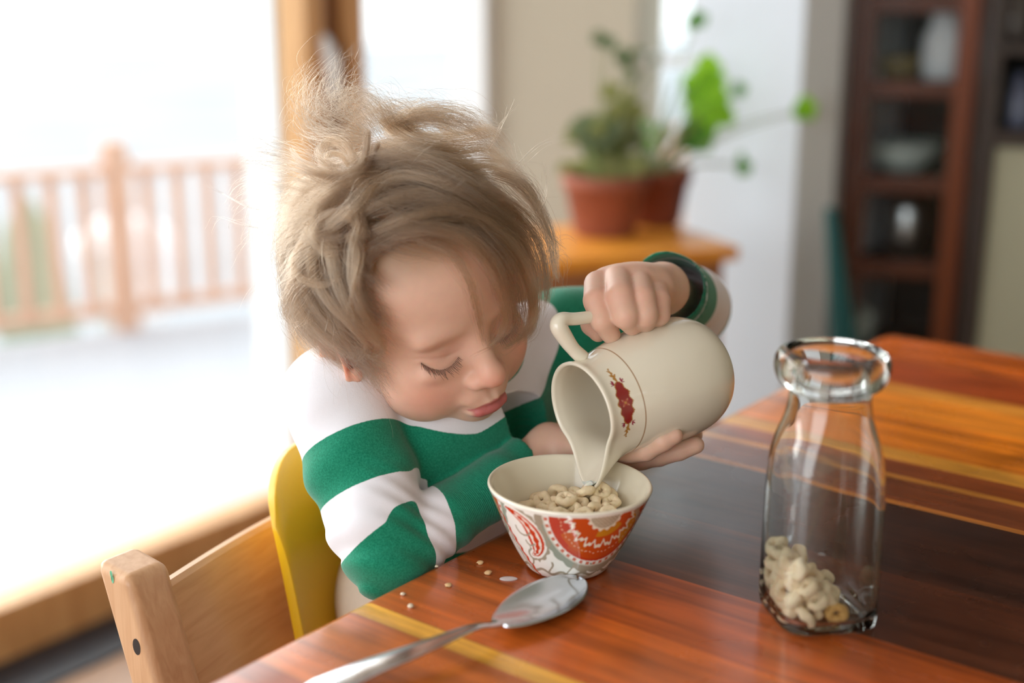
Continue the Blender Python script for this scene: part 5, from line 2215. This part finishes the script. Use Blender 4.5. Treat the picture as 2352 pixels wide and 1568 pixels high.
def hgrad(p, e=0.0006):
    g = np.stack([hd(p + np.array(d) * e) - hd(p - np.array(d) * e) for d in ((1, 0, 0), (0, 1, 0), (0, 0, 1))], -1)
    return g / (np.linalg.norm(g, axis=-1, keepdims=True) + 1e-12)


def hp_at(x, y, lift):
    """point in front of the head seen at (x, y), lift metres off the scalp"""
    r = ray(x, y)
    r = r / np.linalg.norm(r)
    t, best, bt = 0.75, 1e9, 0.95
    for _ in range(60):
        d = float(hd(CAM + r * t)) - lift
        if d < best:
            best, bt = d, t
        if d < 0.0004 or t > 1.2:
            break
        t += max(d * 0.8, 0.0006)
    return CAM + r * bt


CUR_P, CUR_N, CUR_R, CUR_T = [], [], [], []


def add_clump(guide, n, r0, r1, wid, frizz=0.0012, npt=22, tip=0.25, lenvar=0.25, tones=(0.0, 0.62)):
    """n strands round a guide path; r0, r1: bundle radius at root and tip"""
    g = smooth_path(guide, npt)
    L = np.linalg.norm(np.diff(g, axis=0), axis=1).sum()
    u = np.linspace(0, 1, npt)
    tone = tones[0] + (tones[1] - tones[0]) * rh.random()
    for _ in range(n):
        CUR_T.append(0.78 * tone + 0.22 * rh.random())
        o = rh.normal(size=3)
        o = o / np.linalg.norm(o) * rh.random() ** 0.5
        mid = np.sin(np.pi * u) * 0.25
        stray = rh.random()
        wide = 2.0 if stray > 0.90 else (1.25 if stray > 0.6 else 1.0)
        fz = frizz * (2.2 if stray > 0.90 else 1.0)
        rad = (r0 + (r1 - r0) * u + mid * max(r0, r1)) * (1 + (wide - 1) * smst(0.0, 0.35, u))
        cut = 1 - rh.random() * lenvar
        uu = u * cut
        gi = np.stack([np.interp(uu, u, g[:, k]) for k in range(3)], 1)
        o2 = np.cross(o, rh.normal(size=3))
        o2 = o2 / (np.linalg.norm(o2) + 1e-9) * np.linalg.norm(o)
        tw = rh.normal() * 1.0
        off = o[None] * np.cos(tw * u)[:, None] + o2[None] * np.sin(tw * u)[:, None]
        fr = np.zeros((npt, 3))
        for k in range(3):
            ph = rh.uniform(0, 6.28, 2)
            fr[:, k] = fz * u * (np.sin(u * rh.uniform(3, 7) + ph[0]) + 0.5 * np.sin(u * rh.uniform(9, 16) + ph[1]))
        p = gi + off * rad[:, None] + fr
        CUR_P.append(p)
        CUR_N.append(npt)
        CUR_R.append(wid * (1 - (1 - tip) * u ** 2))


# --- base coat: clumps that follow a swirl from the crown over the whole scalp
CROWN = np.array([-0.012, -0.052, 0.075])


def flow(pl, seed):
    """direction of growth in head space at local point pl: away from the crown, swept to the child's left in front"""
    d = pl - CROWN
    d = d / (np.linalg.norm(d) + 1e-6)
    front = smst(-0.03, 0.06, pl[1])
    f = d * 1.0 + np.array([0.75 * front + 0.12, 0.25 * front, -0.35])
    sw = np.array([d[1], -d[0], 0]) * 0.35
    f = f + sw
    k = 38.0
    f = f + 0.55 * np.array([math.sin(k * pl[1] + 1.3 * seed), math.sin(k * pl[0] * 1.1 + 2.1 * seed + k * 0.5 * pl[2]), math.sin(k * pl[0] + k * pl[1] * 0.6 + seed)])
    return f


def hairline(x, y):
    """lowest height of the hair over the face at this side position"""
    return float(np.interp(x, [-0.075, -0.060, -0.052, -0.005, 0.020, 0.045, 0.060], [-0.06, -0.03, 0.068, 0.064, 0.035, -0.010, -0.05]))


def on_scalp(pl):
    x, y, z = pl
    if y > 0.022 and z < hairline(x, y) + 0.006:
        return False
    if z < -0.052:
        return False
    if y > -0.006 and z < 0.035 + 0.55 * max(0.0, y - 0.03) - (0.045 if abs(x) > 0.056 and y < 0.024 else 0):
        return False
    if y > 0.066:
        return False
    if abs(x) > 0.055 and -0.012 < y < 0.026 and z < -0.002:
        return False
    return True


roots = []
tries = 0
while len(roots) < 640 and tries < 40000:
    tries += 1
    v = rh.normal(size=3)
    v /= np.linalg.norm(v)
    pl = v * np.array([0.0715, 0.088, 0.076]) + np.array([0, -0.014, 0.022])
    if not on_scalp(pl):
        continue
    if roots and np.min(np.linalg.norm(np.array(roots) - pl, axis=1)) < 0.0058:
        continue
    roots.append(pl)
for i, pl in enumerate(roots):
    seed = rh.normal() * 0.25 + pl[0] * 12
    p = hw_(*pl)
    n = hgrad(p)
    p = p - n * float(hd(p))
    path = [p.copy()]
    L = rh.uniform(0.055, 0.085)
    front = smst(0.0, 0.06, pl[1])
    if pl[1] > 0.02:
        L *= 0.80
    st_ = L / 9
    lift = rh.uniform(0.004, 0.012)
    vel = None
    for k in range(9):
        q = hloc(p)
        d = HM @ flow(q, seed)
        n = hgrad(p)
        d = d - n * (d @ n)
        d = unit(d)
        d = d if vel is None else unit(vel * 0.55 + d * 0.45)
        vel = d
        p = p + d * st_
        w = (k + 1) / 9
        tgt = lift * min(1, w * 2.2) + 0.002
        dist = float(hd(p))
        p = p + hgrad(p) * (tgt - dist) * 0.7 - ZV * 0.0012 * w
        path.append(p.copy())
    cutk = len(path)
    for k in range(2, len(path)):
        q = hloc(path[k])
        if q[1] > -0.012 and q[2] < -0.036:
            cutk = k
            break
        if q[1] > 0.026 and q[2] < hairline(q[0], q[1]) - 0.004:
            cutk = k
            break
    if cutk < 4:
        continue
    path = path[:cutk]
    add_clump(path, 34, 0.0052, 0.0032, 0.00010, 0.0018)  # darker default tones put the shade under the locks into strand colour

# --- the locks one can make out, traced over the head: (points, lift at root / middle / tip, strands, root radius, tip radius)
LOCKS = [
    ([(885, 280), (930, 300), (1000, 318), (1070, 312), (1130, 300), (1165, 335), (1180, 372)], (0.010, 0.016, 0.014), 60, .005, .003),
    ([(890, 290), (960, 335), (1040, 345), (1110, 340), (1165, 372), (1195, 410)], (0.010, 0.016, 0.014), 70, .006, .003),
    ([(880, 330), (950, 360), (1040, 380), (1120, 380), (1185, 400), (1225, 455), (1245, 520)], (0.010, 0.015, 0.016), 80, .007, .004),
    ([(850, 365), (930, 365), (1000, 385), (1080, 425), (1150, 455), (1215, 500), (1245, 570)], (0.012, 0.016, 0.016), 80, .006, .004),
    ([(820, 385), (900, 372), (980, 395), (1060, 440), (1130, 490), (1190, 540), (1225, 610)], (0.012, 0.017, 0.015), 70, .006, .003),
    ([(835, 480), (865, 430), (925, 402), (1000, 415), (1075, 450), (1150, 485), (1210, 545)], (0.008, 0.018, 0.014), 70, .005, .003),
    ([(820, 500), (880, 470), (960, 450), (1040, 475), (1120, 520), (1185, 590), (1215, 670)], (0.008, 0.013, 0.013), 70, .006, .003),
    ([(865, 535), (930, 510), (1010, 490), (1090, 500), (1160, 560), (1205, 640), (1220, 730)], (0.008, 0.013, 0.013), 70, .006, .003),
    ([(850, 575), (920, 540), (1000, 530), (1080, 560), (1140, 620), (1165, 690), (1160, 760), (1120, 800)], (0.006, 0.012, 0.008), 46, .005, .0012),
    ([(960, 555), (1030, 580), (1075, 640), (1095, 710), (1108, 770), (1113, 800)], (0.006, 0.008, 0.004), 34, .004, .0008),
    ([(1000, 520), (1070, 545), (1120, 600), (1150, 670), (1160, 730), (1135, 785), (1085, 818)], (0.008, 0.012, 0.006), 40, .005, .0010),
    ([(1080, 500), (1150, 540), (1200, 610), (1222, 690), (1215, 750), (1170, 790), (1150, 798)], (0.010, 0.014, 0.010), 60, .006, .0015),
    ([(1120, 480), (1190, 540), (1225, 610), (1232, 690), (1222, 760), (1190, 790)], (0.012, 0.014, 0.012), 60, .006, .002),
    ([(1160, 470), (1225, 540), (1250, 610), (1255, 680), (1240, 730)], (0.012, 0.014, 0.012), 50, .006, .002),
    ([(1170, 420), (1230, 480), (1262, 545), (1275, 620), (1285, 650)], (0.014, 0.016, 0.016), 44, .006, .002),
    ([(1140, 400), (1205, 425), (1240, 480), (1262, 540), (1300, 570)], (0.014, 0.016, 0.020), 36, .005, .002),
    ([(1090, 515), (1150, 585), (1185, 655), (1196, 730), (1180, 790)], (0.010, 0.013, 0.009), 60, .006, .0025),
    ([(1110, 500), (1180, 570), (1212, 650), (1222, 720), (1205, 785)], (0.011, 0.014, 0.010), 60, .006, .0025),
    ([(1060, 520), (1130, 590), (1165, 660), (1180, 730), (1150, 795)], (0.008, 0.011, 0.007), 50, .005, .0018),
    # left side: curls in front of and over the ear
    ([(800, 470), (830, 510), (815, 570), (812, 640), (830, 700), (862, 760), (880, 800), (862, 818), (838, 816)], (0.012, 0.016, 0.012), 70, .005, .0016),
    ([(770, 500), (760, 560), (770, 630), (800, 700), (845, 760), (872, 795), (850, 820)], (0.012, 0.015, 0.012), 70, .006, .002),
    ([(745, 500), (715, 560), (720, 630), (755, 690), (805, 745), (842, 795), (820, 828)], (0.010, 0.016, 0.014), 70, .006, .002),
    ([(720, 520), (690, 590), (695, 660), (730, 720), (780, 775), (815, 815)], (0.010, 0.016, 0.014), 60, .006, .003),
    ([(705, 560), (675, 640), (690, 710), (735, 765), (785, 810), (800, 835)], (0.012, 0.018, 0.014), 50, .006, .003),
    ([(690, 600), (665, 680), (690, 745), (740, 800), (770, 830)], (0.014, 0.020, 0.016), 44, .006, .004),
    ([(690, 560), (668, 600), (690, 640), (740, 655), (775, 640)], (0.016, 0.022, 0.016), 24, .002, .0012),
    ([(690, 600), (668, 650), (655, 710), (680, 740), (720, 720)], (0.016, 0.024, 0.020), 22, .003, .002),
    ([(860, 570), (840, 640), (848, 700), (868, 750), (884, 790)], (0.006, 0.008, 0.006), 26, .003, .001),
    ([(900, 560), (850, 590), (828, 650), (840, 710), (865, 765)], (0.006, 0.010, 0.007), 30, .004, .001),
    # curls on the upper left
    ([(815, 375), (790, 335), (755, 325), (733, 350), (750, 378), (790, 378), (820, 350)], (0.014, 0.020, 0.018), 50, .004, .002),
    ([(800, 380), (780, 355), (757, 352), (752, 366), (775, 372)], (0.018, 0.022, 0.022), 24, .002, .001),
    ([(845, 300), (840, 350), (820, 385), (770, 400), (715, 392), (680, 360), (664, 330)], (0.014, 0.020, 0.030), 34, .003, .001),
    ([(870, 330), (835, 395), (770, 408), (700, 395), (655, 380)], (0.016, 0.020, 0.026), 26, .002, .001),
    ([(830, 470), (800, 440), (760, 455), (730, 500), (745, 545), (790, 550), (820, 520)], (0.010, 0.017, 0.018), 60, .005, .003),
    ([(840, 540), (795, 490), (745, 500), (722, 545), (745, 580), (785, 575)], (0.012, 0.018, 0.018), 50, .004, .003),
    ([(900, 410), (850, 430), (810, 480), (760, 520), (715, 540)], (0.010, 0.018, 0.020), 50, .006, .004),
    ([(880, 400), (820, 410), (760, 440), (705, 480), (680, 540)], (0.010, 0.018, 0.022), 60, .007, .004),
    ([(800, 540), (825, 580), (818, 640), (812, 700), (822, 745)], (0.014, 0.018, 0.014), 36, .003, .002),
    # wisps to the left and the tuft at the top
    ([(790, 420), (720, 385), (650, 360), (590, 352), (552, 380)], (0.010, 0.030, 0.040), 44, .008, .012),
    ([(780, 440), (700, 420), (640, 410), (585, 430), (545, 470)], (0.010, 0.030, 0.040), 40, .009, .014),
    ([(770, 470), (700, 460), (640, 480), (600, 520), (580, 560)], (0.010, 0.026, 0.036), 40, .009, .013),
    ([(760, 500), (700, 520), (650, 560), (625, 610)], (0.010, 0.024, 0.030), 40, .009, .012),
    ([(740, 560), (690, 600), (655, 650), (645, 700)], (0.012, 0.024, 0.026), 40, .008, .010),
    ([(740, 620), (690, 680), (680, 740), (700, 790)], (0.012, 0.022, 0.022), 36, .008, .008),
    ([(850, 310), (790, 280), (740, 250), (712, 210), (740, 165), (800, 130)], (0.010, 0.030, 0.050), 26, .010, .014),
    ([(850, 315), (800, 260), (775, 215), (790, 170), (825, 115)], (0.010, 0.030, 0.050), 22, .010, .014),
    ([(840, 320), (760, 300), (710, 270), (700, 225), (735, 190)], (0.010, 0.028, 0.040), 30, .010, .012),
    ([(880, 300), (850, 255), (800, 235), (750, 245), (710, 280)], (0.010, 0.026, 0.034), 44, .010, .012),
    ([(900, 290), (870, 250), (830, 225), (790, 235), (770, 270)], (0.008, 0.026, 0.030), 40, .010, .010),
    ([(830, 330), (770, 330), (720, 310), (690, 270)], (0.010, 0.022, 0.030), 44, .010, .010),
    ([(960, 300), (920, 262), (880, 250), (840, 262), (800, 290)], (0.008, 0.020, 0.022), 60, .010, .008),
    ([(1040, 310), (1000, 268), (950, 250), (900, 258), (860, 285)], (0.008, 0.018, 0.018), 60, .010, .008),
    ([(920, 280), (990, 255), (1060, 262), (1115, 290), (1150, 330)], (0.010, 0.018, 0.016), 60, .008, .005),
    ([(900, 285), (980, 270), (1060, 285), (1120, 320), (1155, 360)], (0.010, 0.016, 0.015), 60, .008, .005),
    # back of the head, behind the ear
    ([(700, 680), (690, 740), (715, 800), (745, 840)], (0.008, 0.016, 0.014), 50, .008, .006),
    ([(730, 700), (730, 760), (760, 810), (790, 845)], (0.008, 0.014, 0.012), 50, .007, .005),
    ([(770, 720), (790, 770), (815, 810), (835, 815)], (0.010, 0.013, 0.011), 44, .006, .004),
]
for pts_, lf, n, r0, r1 in LOCKS:
    k = len(pts_)
    lifts = np.interp(np.linspace(0, 1, k), [0, 0.5, 1], lf)
    guide = [hp_at(x, y, l) for (x, y), l in zip(pts_, lifts)]
    guide = np.array(guide)
    z_ = guide[:, 1].copy()
    for _ in range(2):
        z_[1:-1] = 0.25 * z_[:-2] + 0.5 * z_[1:-1] + 0.25 * z_[2:]
    big = max(r0, r1) > 0.0075
    add_clump(guide, int(n * (2.4 if not big else 2.6)), r0 * (1.1 if not big else 1), r1 * (1.2 if not big else 1), 0.00009 if not big else 0.00007, 0.0012 if not big else 0.003, 30, 0.3, 0.3, (0.15, 1.0))
# --- single flyaway hairs
FLY = [([(1140, 320), (1160, 275), (1195, 240)], 0.02), ([(1150, 300), (1168, 262), (1160, 235)], 0.02), ([(1190, 380), (1240, 330), (1300, 310), (1345, 325)], 0.03),
       ([(1230, 470), (1252, 420), (1250, 380)], 0.02), ([(1240, 480), (1255, 430), (1245, 370)], 0.02), ([(1240, 480), (1230, 420), (1205, 380), (1190, 330)], .02),
       ([(1255, 560), (1300, 540), (1330, 560)], 0.02), ([(1260, 600), (1290, 580), (1310, 600), (1300, 640)], .02), ([(1265, 580), (1300, 610), (1290, 680)], .02),
       ([(870, 180), (910, 185), (965, 180)], 0.06), ([(560, 470), (500, 440), (460, 420)], 0.05), ([(560, 520), (500, 500), (480, 540)], 0.05),
       ([(640, 700), (650, 740), (690, 770)], 0.03), ([(620, 420), (560, 400), (530, 420)], 0.05), ([(760, 150), (800, 120), (835, 100)], 0.06), ([(700, 240), (705, 180), (740, 140)], .05)]
for pts_, lf in FLY:
    guide = [hp_at(x, y, lf) for (x, y) in pts_]
    base = guide[0] - hgrad(guide[0]) * 0.012
    add_clump([base] + guide, 3, 0.0015, 0.0035, 0.00007, 0.001, 16, 0.4, 0.1)
for _ in range(420):
    pl = roots[int(rh.integers(len(roots)))]
    p = hw_(*pl)
    n = hgrad(p)
    t = HM @ flow(pl, rh.normal())
    t = unit(t - n * (t @ n))
    L = rh.uniform(0.03, 0.07)
    c = unit(rh.normal(size=3))
    path = [p, p + n * 0.012 + t * L * 0.3, p + n * 0.022 + t * L * 0.7 + c * 0.006, p + n * (0.022 + rh.normal() * 0.006) + t * L + c * 0.014]
    add_clump(path, 1, 0.0, 0.001, 0.00006, 0.002, 14, 0.4, 0.1)

allP = np.vstack(CUR_P)
allR = np.concatenate(CUR_R)
# keep every point outside the skin
for _ in range(2):
    d = hd(allP)
    m = d < 0.0012
    if m.any():
        g = hgrad(allP[m])
        allP[m] += g * (0.0014 - d[m])[:, None]
hc = bpy.data.hair_curves.new('hair')
hc.add_curves([int(k) for k in CUR_N])
hc.attributes['position'].data.foreach_set('vector', (allP - HIP).astype(np.float32).ravel())
ra_ = hc.attributes.get('radius') or hc.attributes.new('radius', 'FLOAT', 'POINT')
ra_.data.foreach_set('value', allR.astype(np.float32))
rnd = hc.attributes.new('tone', 'FLOAT', 'CURVE')
rnd.data.foreach_set('value', np.array(CUR_T, np.float32))
print('strands', len(CUR_N), len(allP))
hair = bpy.data.objects.new('hair', hc)
COL.objects.link(hair)
hair.parent = person


def hair_material():
    m, nt, N, L, b = new_mat('blond_hair')
    N.remove(b)
    h = N.new('ShaderNodeBsdfHairPrincipled')
    h.parametrization = 'COLOR'
    at = N.new('ShaderNodeAttribute')
    at.attribute_name = 'tone'
    cr = N.new('ShaderNodeValToRGB')
    cr.color_ramp.elements[0].color = (*lin(40, 28, 20), 1)
    cr.color_ramp.elements[1].color = (*lin(134, 106, 81), 1)
    L.new(at.outputs['Fac'], cr.inputs['Fac'])
    L.new(cr.outputs['Color'], h.inputs['Color'])
    h.inputs['Roughness'].default_value = 0.26
    h.inputs['Radial Roughness'].default_value = 0.4
    h.inputs['Coat'].default_value = 0.0
    L.new(h.outputs[0], N['Material Output'].inputs['Surface'])
    return m


hc.materials.append(hair_material())
